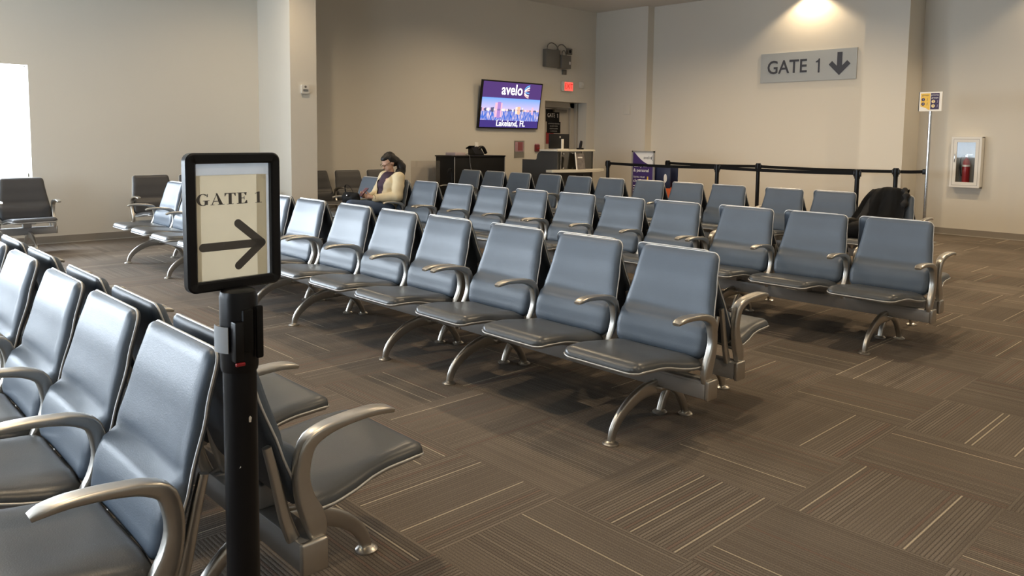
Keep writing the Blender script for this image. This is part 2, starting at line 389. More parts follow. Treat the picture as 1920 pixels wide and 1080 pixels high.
def seat_grid(bm, cx, top, ny=22, nx=22):
    y0, y1 = -.675, -.20; rows, base = [], []
    for ty in ease(ny):
        y = y0 + (y1 - y0) * ty; hw = interp(HWS, y)
        for r, dd in ((.05, y - y0), (.03, y1 - y)):
            if dd < r: hw -= r - math.sqrt(max(0, r * r - (r - dd) ** 2))
        ra, rb = [], []
        for tx in ease(nx):
            x = hw * (2 * tx - 1); d = min(hw - abs(x), y - y0, y1 - y)
            z = interp(ZS, y) - .018 * sst(.17, .285, abs(x)) * sst(-.50, -.30, y) - .006 * (1 - (x / .25) ** 2) * sst(-.62, -.4, y)
            if top: off = .003 + .034 * qc(d, .045)
            else: off = -(.004 + .016 * qc(d, .03))
            ra.append(bm.verts.new((cx + x, y, z + off))); rb.append(bm.verts.new((cx + x, y, z - (.001 if top else 0))))
        rows.append(ra); base.append(rb)
    for i in range(ny):
        for j in range(nx):
            bm.faces.new((rows[i][j], rows[i][j + 1], rows[i + 1][j + 1], rows[i + 1][j])); bm.faces.new((base[i][j], base[i + 1][j], base[i + 1][j + 1], base[i][j + 1]))
    edge = [(0, j) for j in range(nx + 1)] + [(i, nx) for i in range(1, ny + 1)] + [(ny, j) for j in range(nx - 1, -1, -1)] + [(i, 0) for i in range(ny - 1, 0, -1)]
    pts = []
    for k in range(len(edge)):
        (i, j), (i2, j2) = edge[k], edge[(k + 1) % len(edge)]
        bm.faces.new((rows[i][j], base[i][j], base[i2][j2], rows[i2][j2])); pts.append(base[i][j].co.copy())
    return pts
def dedupe(pts, e=.004):
    out = []
    for p in pts:
        if not out or (p - out[-1]).length > e: out.append(p)
    while len(out) > 2 and (out[0] - out[-1]).length < e: out.pop()
    return out
def arm_bm(x):
    bm = bmesh.new()
    cl = [(-.478, .626), (-.455, .634), (-.41, .640), (-.35, .639), (-.29, .633), (-.235, .622), (-.188, .596), (-.170, .545), (-.166, .49), (-.178, .43), (-.200, .375), (-.213, .325), (-.215, .285)]
    w = [.019, .0265, .0285, .028, .027, .0255, .024, .021, .0195, .019, .019, .018, .012]      # half width across
    t = [.0075, .0105, .0120, .0130, .0145, .0185, .023, .0235, .0235, .028, .034, .030, .018]       # half depth
    path = spline([(x, y, z) for y, z in cl], 34); ws = spline([(a, b, 0) for a, b in zip(w, t)], 34)
    tube(bm, path, [sup(ws[i].x, ws[i].y, 20, .45) for i in range(34)], side=(1, 0, 0))
    return bm
def bracket_bm(x):
    bm = bmesh.new(); cl = [(-.155, .305), (-.135, .36), (-.118, .43), (-.098, .52), (-.078, .60)]
    path = spline([(x, y, z) for y, z in cl], 14); tube(bm, path, [sup(.012, .020 - .008 * i / 13, 12, .5) for i in range(14)], side=(1, 0, 0)); return bm
def leg_bm(x):
    bm = bmesh.new()
    cl = [(-.582, .010), (-.568, .06), (-.53, .112), (-.47, .158), (-.39, .194), (-.30, .214), (-.20, .214)]
    path = spline([(x, y, z) for y, z in cl], 22); tube(bm, path, [sup(.012 + .006 * i / 21, .019 + .021 * i / 21, 20, .42) for i in range(22)], side=(1, 0, 0))
    cl = [(-.24, .205), (-.16, .204), (-.09, .186), (-.03, .135), (.018, .07), (.044, .010)]
    path = spline([(x, y, z) for y, z in cl], 18); tube(bm, path, [sup(.019 - .002 * i / 17, .028 - .008 * i / 17, 16, .6) for i in range(18)], side=(1, 0, 0))
    box(bm, (x - .05, -.245, .205), (x + .05, -.14, .222), .004)
    return bm
def make_bench(leather, seatm, name='airport_bench', nx=3):
    root = empty(name)
    for cx in CX:
        bm = bmesh.new(); pts = back_grid(bm, cx, True); b = obj('backrest', bm, leather, root, 60)
        bm = bmesh.new(); tube(bm, dedupe(pts), [circ(.0040, 8)] * len(dedupe(pts)), closed=True, side=(0, -1, .25)); obj('edge_trim', bm, TRIM, b, 80)
        bm = bmesh.new(); back_grid(bm, cx, False, 18, 14); obj('back_shell', bm, SHELL, b, 60)
        bm = bmesh.new(); pts = seat_grid(bm, cx, True); s = obj('seat', bm, seatm, root, 60)
        bm = bmesh.new(); tube(bm, dedupe(pts), [circ(.0042, 8)] * len(dedupe(pts)), closed=True, side=(0, .05, 1)); obj('edge_trim', bm, TRIM, s, 80)
        bm = bmesh.new(); seat_grid(bm, cx, False, 12, 12)
        box(bm, (cx - .03, -.56, .375), (cx + .03, -.20, .392), .004); box(bm, (cx - .045, -.25, .305), (cx + .045, -.16, .385), .006); obj('seat_pan', bm, BEAMM, s, 60)
    for x in (-.922, -.31, .31, .922):
        obj('armrest', arm_bm(x), ALU, root, 60)
        obj('back_bracket', bracket_bm(x + (.032 if x < -.5 else -.032 if x > .5 else .036)), ALU, root, 60)
    bm = bmesh.new(); box(bm, (-.932, -.232, .215), (.932, -.154, .305), .006); box(bm, (-.932, -.235, .228), (.932, -.231, .292), .001); be = obj('beam', bm, BEAMM, root)
    for sx in (-1, 1):
        bm = bmesh.new(); box(bm, (min(sx * .932, sx * .953), -.236, .211), (max(sx * .932, sx * .953), -.150, .309), .007, 3); obj('end_cap', bm, ALU, be)
    for x in (-.61, .64):
        l = obj('leg', leg_bm(x), ALU, root, 60)
        for y, r in ((-.585, .040), (.046, .040)):
            bm = bmesh.new(); lathe(bm, [(0, 0), (r, 0), (r, .006), (r * .75, .014), (r * .3, .019), (0, .02)], 22, (x, y, 0)); obj('foot_plate', bm, ALU, l, 50)
    return root
def dup(root, loc, rz):
    r = root.copy(); COL.objects.link(r); r.location = loc; r.rotation_euler = (0, 0, rz)
    for ch in root.children:
        c = ch.copy(); COL.objects.link(c); c.parent = r
        for g in ch.children:
            q = g.copy(); COL.objects.link(q); q.parent = c
    return r
proto = make_bench(LEATHER, SEATM); proto_used = False
protod = make_bench(DARKLEATHER, DARKLEATHER); protod_used = False
POS = ['at near right end', 'second from right end', 'third from right end', 'at far left end']
ROWS = {'A': ('row behind the GATE 1 post', .859, [-2.858, -4.80, -6.75]), 'B': ('the middle row', 3.483, [-2.978, -4.908, -6.86, -8.82]),
        'C': ("the seated woman's row", 6.088, [-2.84, -4.79, -6.703, -8.62]), 'D': ('last row before the barrier', 8.914, [-3.975, -5.976, -7.91, -9.825])}
for k, (rn, yc, xs) in ROWS.items():
    for side, dx, dy, rz in (('front side', 0, -.012, 0), ('back side', -.08, 0, PI)):
        for i, x in enumerate(xs):
            loc = (x + dx, yc + dy, 0) if not (k == 'A' and rz) else (x - .05, yc + .03, 0)
            if k == 'D' and rz: loc = (x - .05, yc, 0)
            if proto_used: o = dup(proto, loc, rz)
            else: o = proto; o.location = loc; proto_used = True
            p = POS[i] if not (k == 'A' and i == 2) else POS[3]
            tag(o, f'blue-grey bench {p} of {rn}, {side}', 'bench', 'back-to-back airport benches')
for x, y, lab in ((-11.28, 1.61, 'dark three-seat bench against the left wall under the bright window'),
                  (-11.28, 4.39, 'dark three-seat bench against the left wall between window and column'),
                  (-11.48, 7.00, 'dark three-seat bench against the wall right of the square column')):
    if protod_used: o = dup(protod, (x, y, 0), PI / 2)
    else: o = protod; o.location = (x, y, 0); o.rotation_euler = (0, 0, PI / 2); protod_used = True
    tag(o, lab, 'bench', 'benches along the left wall')

# ------------------------------------------------------------------ GATE 1 post in the foreground
post = tag(empty('stanchion_post', (-1.752, .776, 0)), 'black belt post in the foreground carrying the framed GATE 1 arrow sign', 'stanchion')
bm = bmesh.new(); lathe(bm, [(0, .0), (.165, 0), (.165, .014), (.15, .028), (.05, .04), (.0382, .045), (.0382, .93), (0, .93)], 40); obj('pole', bm, BLACK, post)
bm = bmesh.new(); lathe(bm, [(0, .925), (.041, .925), (.043, .935), (.043, 1.10), (.040, 1.113), (.03, 1.118), (0, 1.118)], 40); hd = obj('belt_head', bm, BLACK, post)
bm = bmesh.new(); box(bm, (.034, -.012, .975), (.050, .014, 1.075), .004); obj('belt_clip_plate', bm, BLACKM, hd)
bm = bmesh.new(); box(bm, (.036, .022, .955), (.047, .040, 1.08), .005); obj('belt_slot', bm, BLACKM, hd)
bm = bmesh.new(); box(bm, (.030, -.034, .955), (.056, -.012, 1.05), .004); e = obj('belt_end', bm, BLACK, hd)
bm = bmesh.new(); box(bm, (.052, -.034, .948), (.060, -.012, .956), .002); obj('release_tab', bm, RED, hd)
bm = bmesh.new()
tube(bm, [(.052 * math.cos(a) - .004, .052 * math.sin(a), 1.005) for a in [math.radians(-112 + 9 * i) for i in range(8)]], [sup(.0015, .032, 8)] * 8); obj('belt_loop', bm, mat('grey_belt_tape', (.33, .34, .35), .6), hd)
for k, (y, z) in enumerate(((.006, .812), (-.018, .70))):
    bm = bmesh.new(); x = math.sqrt(.0382 ** 2 - y * y)
    prism(bm, [(-.003, -.007), (.002, -.008), (.004, .003), (.0, .008), (-.003, .004)] if k == 0 else [(-.002, -.002), (.002, -.001), (.001, .003)], .0008, FX((x - .0002, y, z)) @ Matrix.Rotation(0, 4, 'Z')); obj('paint_chip', bm, WHITEP, post)
# framed sign standing in the head of the post
sa, sb = Vector((-1.770, .664, 0)), Vector((-1.790, .900, 0)); W_ = (sb - sa).length; H_ = .320
xd = (sb - sa).normalized(); nd = Vector((xd.y, -xd.x, 0))
SM = Matrix.Translation((sa + sb) / 2 + Vector((0, 0, 1.274))) @ Matrix((xd, Vector((0, 0, 1)), nd)).transposed().to_4x4()
sg = tag(empty('framed_gate_sign', (0, 0, 0)), 'black framed sign with a yellowed GATE 1 page and right arrow', 'sign')
sg.matrix_world = SM
I = Matrix()
def ringframe(bm, w, h, r, bw, z0, z1, bev=.004, n=6):
    out = rrect(w, h, r, n); inn = rrect(w - 2 * bw, h - 2 * bw, max(r - bw, .002), n)
    o2 = rrect(w - 2 * bev, h - 2 * bev, r - bev, n); i2 = rrect(w - 2 * bw + 2 * bev, h - 2 * bw + 2 * bev, max(r - bw + bev, .003), n)
    L_ = [[bm.verts.new((x, y, z)) for x, y in pts] for pts, z in ((out, z0), (out, z1 - bev), (o2, z1), (i2, z1), (inn, z1 - bev), (inn, z0))]
    m_ = len(out)
    for a in range(6):
        A, B = L_[a], L_[(a + 1) % 6]
        for i in range(m_): bm.faces.new((A[i], A[(i + 1) % m_], B[(i + 1) % m_], B[i]))
bm = bmesh.new(); ringframe(bm, W_, H_, .020, .0245, -.012, .010); obj('sign_frame', bm, BLACK, sg)
flat('back_panel', rrect(W_ - .03, H_ - .03, .012), .002, glass_mat('clear_back', refl=.05), Matrix.Translation((0, 0, -.0115)), sg)
iw, ih = W_ - .047, H_ - .047
bm = bmesh.new(); prism(bm, R(-iw / 2, ih / 2 - .028, iw / 2, ih / 2), .0006, Matrix.Translation((0, 0, -.0049))); prism(bm, R(iw / 2 - .008, -ih / 2, iw / 2, ih / 2 - .028), .0006, Matrix.Translation((0, 0, -.0049)))
obj('white_sleeve', bm, SLEEVE, sg, smooth=False)['label'] = 'whitish plastic sleeve'
0 and flat('white_sleeve', R(-iw / 2, -ih / 2, iw / 2, ih / 2), .003, SLEEVE, Matrix.Translation((0, 0, -.008)), sg)
pg = flat('paper_page', R(-iw / 2, -ih / 2, iw / 2 - .008, ih / 2 - .028), .0008, PAPER, Matrix.Translation((0, 0, -.0049)), sg)
for a_, b_ in ((-iw / 2 + .0002, -iw / 2 + .015), (iw / 2 - .034, iw / 2 - .0085)): flat('paper_fold', R(a_, -ih / 2 + .0002, b_, ih / 2 - .0285), .0003, sheet_mat('folded_edge', (.90, .87, .78), .6), Matrix.Translation((0, 0, -.0041)), pg)
bm = bmesh.new()
r_ = .0098; py = ih / 2 - .712 * ih; tip = (.385 * iw, py)
for p_, q_ in (((-.40 * iw, py), tip), ((.06 * iw, ih / 2 - .525 * ih), tip), ((.06 * iw, ih / 2 - .895 * ih), tip)): prism(bm, capsule2(p_, q_, r_), .0004, Matrix.Translation((0, 0, -.0037)))
obj('arrow_print', bm, INK, pg, smooth=False)
# serif lettering GATE 1
def serif_letters(h):
    P = []; S = .20; t = .07; x = 0
    def ell(cx, cy, a, b, ai, bi, a0, a1, n=22):
        o_ = [(cx + a * math.cos(t_), cy + b * math.sin(t_)) for t_ in [a0 + (a1 - a0) * i / n for i in range(n + 1)]]
        i_ = [(cx + ai * math.cos(t_), cy + bi * math.sin(t_)) for t_ in [a0 + (a1 - a0) * i / n for i in range(n + 1)]]
        for k in range(n): P.append([o_[k], o_[k + 1], i_[k + 1], i_[k]])
    # G
    ell(.40, .5, .40, .52, .21, .46, math.radians(48), math.radians(318)); P.append(R(.50, .05, .50 + S, .42)); P.append(R(.40, .38, .80, .43)); P.append([(.62, .72), (.70, .72), (.70, 1.0), (.66, 1.0)])
    # A
    x = .86; P += [[(x + .06, .0), (x + .12, .0), (x + .42, 1.02), (x + .36, .92)], [(x + .34, 1.02), (x + .44, 1.02), (x + .80, .0), (x + .56, .0)], R(x + .17, .30, x + .58, .36), R(x, 0, x + .24, .05), R(x + .46, 0, x + .88, .05)]
    # T
    x = 1.76; P += [R(x + .26, 0, x + .26 + S, 1), R(x, .93, x + .72, 1), [(x, .72), (x + .04, .72), (x + .13, .95), (x, 1)], [(x + .72, .72), (x + .68, .72), (x + .59, .95), (x + .72, 1)], R(x + .15, 0, x + .57, .05)]
    # E
    x = 2.55; P += [R(x + .11, 0, x + .11 + S, 1), R(x, .95, x + .66, 1), R(x, 0, x + .70, .05), [(x + .66, 1), (x + .62, .72), (x + .58, .72), (x + .48, .95)], [(x + .70, 0), (x + .68, .30), (x + .64, .30), (x + .50, .05)], R(x + .3, .47, x + .5, .53), R(x + .47, .36, x + .51, .66)]
    # 1
    x = 3.75; P += [R(x + .16, 0, x + .16 + S * .9, 1.0), [(x + .02, .82), (x + .02, .87), (x + .30, 1.02), (x + .30, .93)], R(x + .04, 0, x + .48, .05)]
    return [[(a * h, b * h) for a, b in p] for p in P]
bm = bmesh.new(); hh = .0265
for p in serif_letters(hh): prism(bm, [(a * 1.46 - .47 * iw, b + ih / 2 - .355 * ih) for a, b in p], .0004, Matrix.Translation((0, 0, -.0037)))
obj('gate_lettering', bm, INK, pg, smooth=False)
flat('clear_cover', R(-iw / 2, -ih / 2, iw / 2, ih / 2), .001, glass_mat('sign_cover', refl=.03, rough=.1), Matrix.Translation((0, 0, -.001)), sg)

# ------------------------------------------------------------------ belt barrier
def belt_post(name_lab, x, y, h, grp='belt barrier posts'):
    p = tag(empty('stanchion_post', (x, y, 0)), name_lab, 'stanchion', grp)
    bm = bmesh.new(); lathe(bm, [(0, 0), (.17, 0), (.17, .014), (.05, .035), (.032, .045), (.032, h - .12), (0, h - .12)], 28); obj('pole', bm, BLACK, p)
    bm = bmesh.new(); lathe(bm, [(0, h - .13), (.04, h - .13), (.04, h - .004), (.036, h), (0, h)], 24)
    box(bm, (-.052, -.018, h - .10), (-.03, .018, h - .02), .003); box(bm, (.03, -.018, h - .10), (.052, .018, h - .02), .003); obj('belt_head', bm, BLACK, p)
    return p
FP = [(-9.374, 11.3, 1.081), (-7.051, 11.3, 1.087), (-4.756, 11.3, 1.085)]
BP = [(-8.78, 12.35, 1.09), (-6.90, 12.35, 1.095), (-4.62, 12.35, 1.095)]
for p, l in zip(FP, ('black belt post at the left end of the barrier, left of the purple sign', 'black belt post of the front barrier line below the grey wall sign', 'black belt post of the front barrier line left of the draped coat')): belt_post(l, *p)
for p, l in zip(BP, ('black belt post in front of the navy bag sizer', 'black belt post of the rear barrier line below the wall sign', 'black belt post behind the chair with the draped coat')): belt_post(l, *p)
def belt(a, b, za, zb, lab, sag=.012):
    bm = bmesh.new(); n_ = 14; path = []
    for i in range(n_ + 1):
        t = i / n_; path.append((a[0] + (b[0] - a[0]) * t, a[1] + (b[1] - a[1]) * t, za + (zb - za) * t - sag * 4 * t * (1 - t)))
    tube(bm, path, [sup(.0012, .025, 8, .4)] * len(path)); return tag(obj('barrier_belt', bm, BELT), lab, 'belt', 'retractable barrier belts')
E_ = .052
belt((FP[0][0] + E_, 11.3), (FP[1][0] - E_, 11.3), 1.03, 1.03, 'black belt stretched across the purple sign stand')
belt((FP[1][0] + E_, 11.3), (FP[2][0] - E_, 11.3), 1.03, 1.03, 'black belt in the front line between its two right posts')
belt((BP[0][0] + E_, 12.35), (BP[1][0] - E_, 12.35), 1.04, 1.04, 'black belt in the rear line right of the navy bag sizer')
belt((BP[1][0] + E_, 12.35), (BP[2][0] - E_, 12.35), 1.04, 1.04, 'black belt in the rear line below the big grey wall sign')
PX, PY = -4.215, 12.45
belt((BP[2][0] + E_ + .003, 12.36), (PX - .064, PY), 1.04, 1.05, 'short black belt ending at the silver sign pole', .004)
# silver pole with priority sign
sp = tag(empty('pole_sign', (PX, PY, 0)), 'tall silver pole with a small yellow and purple boarding group sign', 'sign')
bm = bmesh.new(); lathe(bm, [(0, 0), (.18, 0), (.18, .012), (.04, .03), (.024, .04), (.024, 1.945), (0, 1.945)], 24); obj('pole', bm, STEEL, sp)
bxo('belt_catch', (-.06, -.02, 1.01), (-.018, .02, 1.09), BLACK, sp, .004)
SQ = Matrix.Translation((0, -.03, 2.085)) @ Matrix(((1, 0, 0), (0, 0, -1), (0, 1, 0))).to_4x4()
bd = flat('sign_board', R(-.155, -.14, .155, .14), .02, WHITE, SQ @ Matrix.Translation((0, 0, -.02)), sp)
z_ = lambda d: SQ @ Matrix.Translation((0, 0, d))
flat('edge_strip', R(-.162, -.14, -.153, .14), .024, BLACK, SQ @ Matrix.Translation((0, 0, -.022)), bd)
flat('yellow_panel', [(-.135, .12), (-.005, .12), (-.005, -.12), (-.025, -.12), (-.065, -.09), (-.135, -.07)], .0015, YELLOW, z_(0), bd)
flat('purple_panel', R(.002, -.115, .12, .122), .0015, DPURPLE, z_(0), bd)
text('group_lettering', 'groups', .034, DPURPLE, z_(.002) @ Matrix.Translation((-.07, .095, 0)), bd, .001)
text('priority_lettering', 'priority', .034, PRINTW, z_(.002) @ Matrix.Translation((.06, .095, 0)), bd, .001)
text('group_lettering', 'groups', .034, PRINTW, z_(.002) @ Matrix.Translation((.06, .055, 0)), bd, .001)
for s, x, y, mm, m2 in (('1', -.10, .03, DPURPLE, PRINTW), ('3', -.10, -.035, DPURPLE, PRINTW), ('2', .04, .0, mat('pale_yellow', (.85, .68, .35), .5), DPURPLE), ('4', .04, -.065, mat('pale_yellow', (.85, .68, .35), .5), DPURPLE)):
    flat('number_disc', circ(.024, 20), .001, mm, z_(.0015) @ Matrix.Translation((x, y, 0)), bd); text('number', s, .036, m2, z_(.003) @ Matrix.Translation((x, y, 0)), bd, .0006)
    flat('seat_pictogram', [(x + .045, y - .02), (x + .06, y - .02), (x + .065, y + .02), (x + .055, y + .02), (x + .052, y - .01)], .0008, mat('pictogram', (.45, .30, .10) if x < 0 else (.25, .2, .3), .5), z_(.0015), bd)
# purple sign stand
st = tag(empty('poster_stand', (-8.905, 11.75, 0)), 'purple and white carry-on poster in a grey frame behind the belt', 'sign')
sw, sh, szb = .52, .95, .32
MS = FY((0, 0, szb + sh / 2))
bm = bmesh.new(); box(bm, (-sw / 2, -.012, szb), (-sw / 2 + .03, .012, szb + sh)); box(bm, (sw / 2 - .03, -.012, szb), (sw / 2, .012, szb + sh)); box(bm, (-sw / 2, -.012, szb + sh - .03), (sw / 2, .012, szb + sh)); box(bm, (-sw / 2, -.012, szb), (sw / 2, .012, szb + .03)); obj('poster_frame', bm, mat('grey_aluminium', (.36, .35, .33), .45, .5), st, smooth=False)
bm = bmesh.new(); box(bm, (-.22, -.2, 0), (.22, .2, .02), .005); box(bm, (-.03, -.012, .02), (.03, .012, szb), .003); obj('stand_base', bm, GREYBOX, st)
ps = flat('poster', R(-sw / 2 + .03, -sh / 2 + .03, sw / 2 - .03, sh / 2 - .03), .004, PURPLE, MS, st)
wpts = [(-.20, .445), (.23, .445), (.23, .22)] + [(.23 - .43 * t, .22 + .225 * (t ** 1.6) - .02 * math.sin(PI * t)) for t in [i / 10 for i in range(1, 10)]]
flat('white_swoosh', wpts, .001, PRINTW, MS @ Matrix.Translation((0, 0, .004)), ps)
tz = lambda x, y: MS @ Matrix.Translation((x, y, .0056))
text('logo_lettering', 'avelo', .085, SIGNINK, tz(.10, .35), ps, .001)
for i in range(4):
    a = .05 - i * .033; flat('logo_mark', [(.185, .35 + a * .25), (.215, .35 + a * .9), (.215, .35 + a * .9 - .012), (.185, .35 + a * .25 - .01)], .001, SIGNINK, MS @ Matrix.Translation((0, 0, .005)), ps)
for s, sz, x, y in (('Carry-on', .082, -.215, .20), ('& personal', .082, -.215, .11), ('check', .082, -.215, -.085)): text('poster_lettering', s, sz, PRINTW, tz(x, y), ps, .001, 'LEFT', bold=.001)
text('poster_lettering', 'items must', .06, PRINTW, tz(-.215, -.01), ps, .001, 'LEFT')
for i in range(3): flat('small_print', R(-.215, -.19 - i * .045, (-.02, -.05, -.12)[i], -.17 - i * .045), .001, PRINTW, MS @ Matrix.Translation((0, 0, .004)), ps)
flat('yellow_arrow', [(.10, .0), (.13, .0), (.13, -.24), (.165, -.21), (.175, -.225), (.115, -.30), (.055, -.225), (.065, -.21), (.10, -.24)], .001, YELLOW, MS @ Matrix.Translation((0, 0, .004)), ps)
# bag sizer
bs = tag(empty('bag_sizer', (-8.50, 11.80, 0)), 'navy carry-on bag sizer with orange base beside the purple sign', 'bag sizer')
bm = bmesh.new(); box(bm, (-.17, -.005, .60), (.17, .02, .99), .006); box(bm, (-.17, .23, .60), (.17, .25, .99), .006); box(bm, (-.17, 0, .60), (-.15, .25, .99), .004); obj('body', bm, NAVY, bs)
bxo('base', (-.17, -.005, 0), (.17, .25, .60), ORANGE, bs, .006)['label'] = 'orange base'
flat('white_emblem', [(.02 + .035 * math.cos(t), .08 * math.sin(t)) for t in [2 * PI * i / 18 for i in range(18)]], .002, PRINTW, FY((.05, -.005, .78)), bs)

# ------------------------------------------------------------------ wall signs and fittings
gs = tag(empty('gate_sign', (-6.842, YG, 2.854)), 'large silver GATE 1 sign with a down arrow on the far wall', 'sign')
MG = FY((0, -.02, 0)); gw, gh = 1.83, .54
bd = flat('sign_plate', R(-gw / 2, -gh / 2, gw / 2, gh / 2), .02, SIGNGREY, FY((0, 0, 0)), gs)
text('gate_lettering', 'GATE', .345, SIGNINK, MG @ Matrix.Translation((-.385, -.005, .002)), bd, .004, sx=.92, bold=.004); digit_one('gate_number', .345, SIGNINK, MG @ Matrix.Translation((.21, -.005, 0)), bd)
flat('down_arrow', [(.565, .21), (.655, .21), (.655, -.03), (.745, .06), (.805, .0), (.61, -.195), (.415, .0), (.475, .06), (.565, -.03)], .004, SIGNINK, MG, bd)
# fire extinguisher cabinet
fc = tag(empty('extinguisher_cabinet', (-4.085, YG, .78)), 'white glass-fronted extinguisher cabinet on the right wall', 'cabinet')
cw, chh, cd = .435, .80, .125
bm = bmesh.new()
box(bm, (-cw / 2, -cd, 0), (-cw / 2 + .012, 0, chh)); box(bm, (cw / 2 - .012, -cd, 0), (cw / 2, 0, chh)); box(bm, (-cw / 2, -cd, 0), (cw / 2, 0, .012)); box(bm, (-cw / 2, -cd, chh - .012), (cw / 2, 0, chh)); box(bm, (-cw / 2, -.01, 0), (cw / 2, 0, chh)); obj('body', bm, WHITE, fc, smooth=False)
bxo('liner', (-cw / 2 + .014, -.02, .014), (cw / 2 - .014, -.0105, chh - .014), mat('grey_liner', (.26, .26, .25), .6), fc)
bw = .085; MC = FY((0, -cd, chh / 2))
bm = bmesh.new(); ringframe(bm, cw, chh, .006, bw, 0, .016, .002, 3); bm.transform(MC); dr = obj('door', bm, WHITE, fc, smooth=False)
bm = bmesh.new(); ringframe(bm, cw - .065, chh - .065, .004, .006, .0165, .0175, .0004, 3); bm.transform(MC); obj('door_groove', bm, mat('groove_shadow', (.42, .41, .39), .6), dr, smooth=False)
bxo('door_glass', (-cw / 2 + bw, -cd - .010, bw), (cw / 2 - bw, -cd - .006, chh - bw), glass_mat('cabinet_glass', (.92, .93, .93), .035), dr)
bxo('handle', (-cw / 2 + .055, -cd - .028, .40), (-cw / 2 + .066, -cd - .016, .53), STEEL, dr, .002)
fe = tag(empty('fire_extinguisher', (-4.085, YG - .080, .795)), 'red fire extinguisher inside the white wall cabinet', 'fire extinguisher')
bm = bmesh.new(); lathe(bm, [(0, 0), (.052, 0), (.0545, .008), (.0545, .36), (.048, .40), (.03, .435), (.016, .445), (.016, .47), (0, .47)], 28); obj('cylinder', bm, RED, fe)
bm = bmesh.new(); lathe(bm, [(.0552, .315), (.0552, .345)], 28); obj('label_band', bm, PRINTW, fe)
bm = bmesh.new(); box(bm, (-.02, -.015, .46), (.02, .015, .505), .004); box(bm, (-.01, -.01, .505), (.085, .01, .517), .003); box(bm, (-.01, -.008, .485), (.08, .008, .495), .003); obj('valve_handle', bm, STEEL, fe)
wire('hose', spline([(-.015, -.005, .48), (-.06, -.01, .49), (-.085, -.01, .42), (-.082, -.008, .28), (-.064, -.006, .16)], 20), .009, BLACK, fe)
# strobe on the left column
sx_ = -10.70
sb_ = tag(empty('strobe_light', (sx_, 5.818, 2.165)), 'small white fire strobe on the square column', 'alarm')
flat('housing', rrect(.125, .135, .02, 4), .035, WHITEP, FX((0, 0, 0)), sb_)
flat('lens', rrect(.085, .038, .012, 4), .022, CLEAR, FX((.035, 0, -.018)), sb_)
flat('reflector', rrect(.08, .03, .01, 4), .003, STEEL, FX((.035, 0, -.018)), sb_)
flat('speaker_grille', circ(.018, 16), .002, GREYBOX, FX((.035, 0, .034)), sb_)
tag(bxo('floor_outlet', (sx_, 5.775, .482), (sx_ + .012, 5.905, .536), GREYBOX, None, .003), 'small dark outlet plate low on the square column', 'outlet')
# enclosures, horn, small box, exit sign, sensor, plates on the left wall
jb = tag(empty('wall_enclosure', (XL, 12.14, 3.17)), 'larger grey metal box high on the wall above the door', 'electrical box')
bxo('body', (0, -.215, -.18), (.10, .215, .185), GREYBOX, jb, .006); bxo('cover', (.10, -.205, -.17), (.106, .205, .175), GREYBOX, jb, .003)
jb2 = tag(empty('wall_enclosure', (XL, 12.50, 3.12)), 'smaller grey metal box beside the larger one above the door', 'electrical box')
bxo('body', (0, -.135, -.14), (.15, .155, .14), GREYBOX, jb2, .006); flat('sticker', R(-.025, -.03, .025, .03), .002, PRINTW, FX((.15, .11, -.02)), jb2)
hn = tag(empty('horn', (XL, 12.72, 3.345)), 'small grey horn beside the box above the door', 'alarm')
bxo('body', (0, -.075, -.045), (.05, .075, .085), GREYBOX, hn, .006); flat('grille', circ(.035, 16), .006, BLACKM, FX((.05, 0, .02)), hn)
for i, p in enumerate(([(.05, 12.0, 3.355), (.05, 12.03, 3.45), (.05, 12.15, 3.5), (.05, 12.3, 3.44), (.05, 12.38, 3.30), (.05, 12.42, 3.26)], [(.05, 12.30, 3.355), (.05, 12.36, 3.46), (.05, 12.48, 3.49), (.05, 12.6, 3.42), (.04, 12.66, 3.36)], [(.09, 12.42, 3.26), (.09, 12.44, 3.34), (.09, 12.5, 3.36), (.09, 12.54, 3.30), (.09, 12.56, 3.26)])):
    tag(wire('conduit', [(XL + x, y, z) for x, y, z in spline(p, 22)], .011, GREYBOX), ('looped conduit rising from the larger grey box above the door', 'looped conduit arching over to the small horn above the door', 'short inner conduit loop between the two grey boxes')[i], 'conduit', 'conduits above the door')
tag(bxo('junction_box', (XL, 12.515, 2.86), (XL + .04, 12.635, 2.965), GREYBOX, None, .004), 'tiny grey box below the two enclosures and above the exit sign', 'electrical box')
ex = tag(empty('exit_sign', (XL, 12.665, 2.61)), 'lit red EXIT sign above the door', 'exit sign')
bxo('housing', (0, -.165, -.105), (.06, .165, .105), WHITEP, ex, .006)
flat('lit_face', R(-.11, -.092, .155, .092), .003, mat('exit_face', (.4, .05, .04), .5, emit=(1, .09, .065), estr=1.1), FX((.06, 0, 0)), ex)
text('exit_lettering', 'EXIT', .155, mat('exit_letters', (.10, .0, .0), .5, emit=(.35, .008, .006), estr=1), FX((.065, .02, 0)), ex, .003, sx=.8)
sn = tag(empty('wall_sensor', (XL, 13.155, 2.67)), 'small white square sensor right of the exit sign', 'sensor')
bxo('housing', (0, -.075, -.07), (.035, .075, .07), WHITEP, sn, .006); flat('lens', circ(.03, 16), .008, WHITE, FX((.035, .01, .01)), sn)
so = tag(empty('switch_plate', (-10.80, 13.634, 2.13)), 'flat white plate on the corner wall near the purple sign', 'switch')
bxo('plate', (-.085, -.014, -.095), (.085, 0, .095), WALL, so, .003); bxo('lip', (-.09, -.02, -.10), (.09, 0, -.092), WHITEP, so, .002)
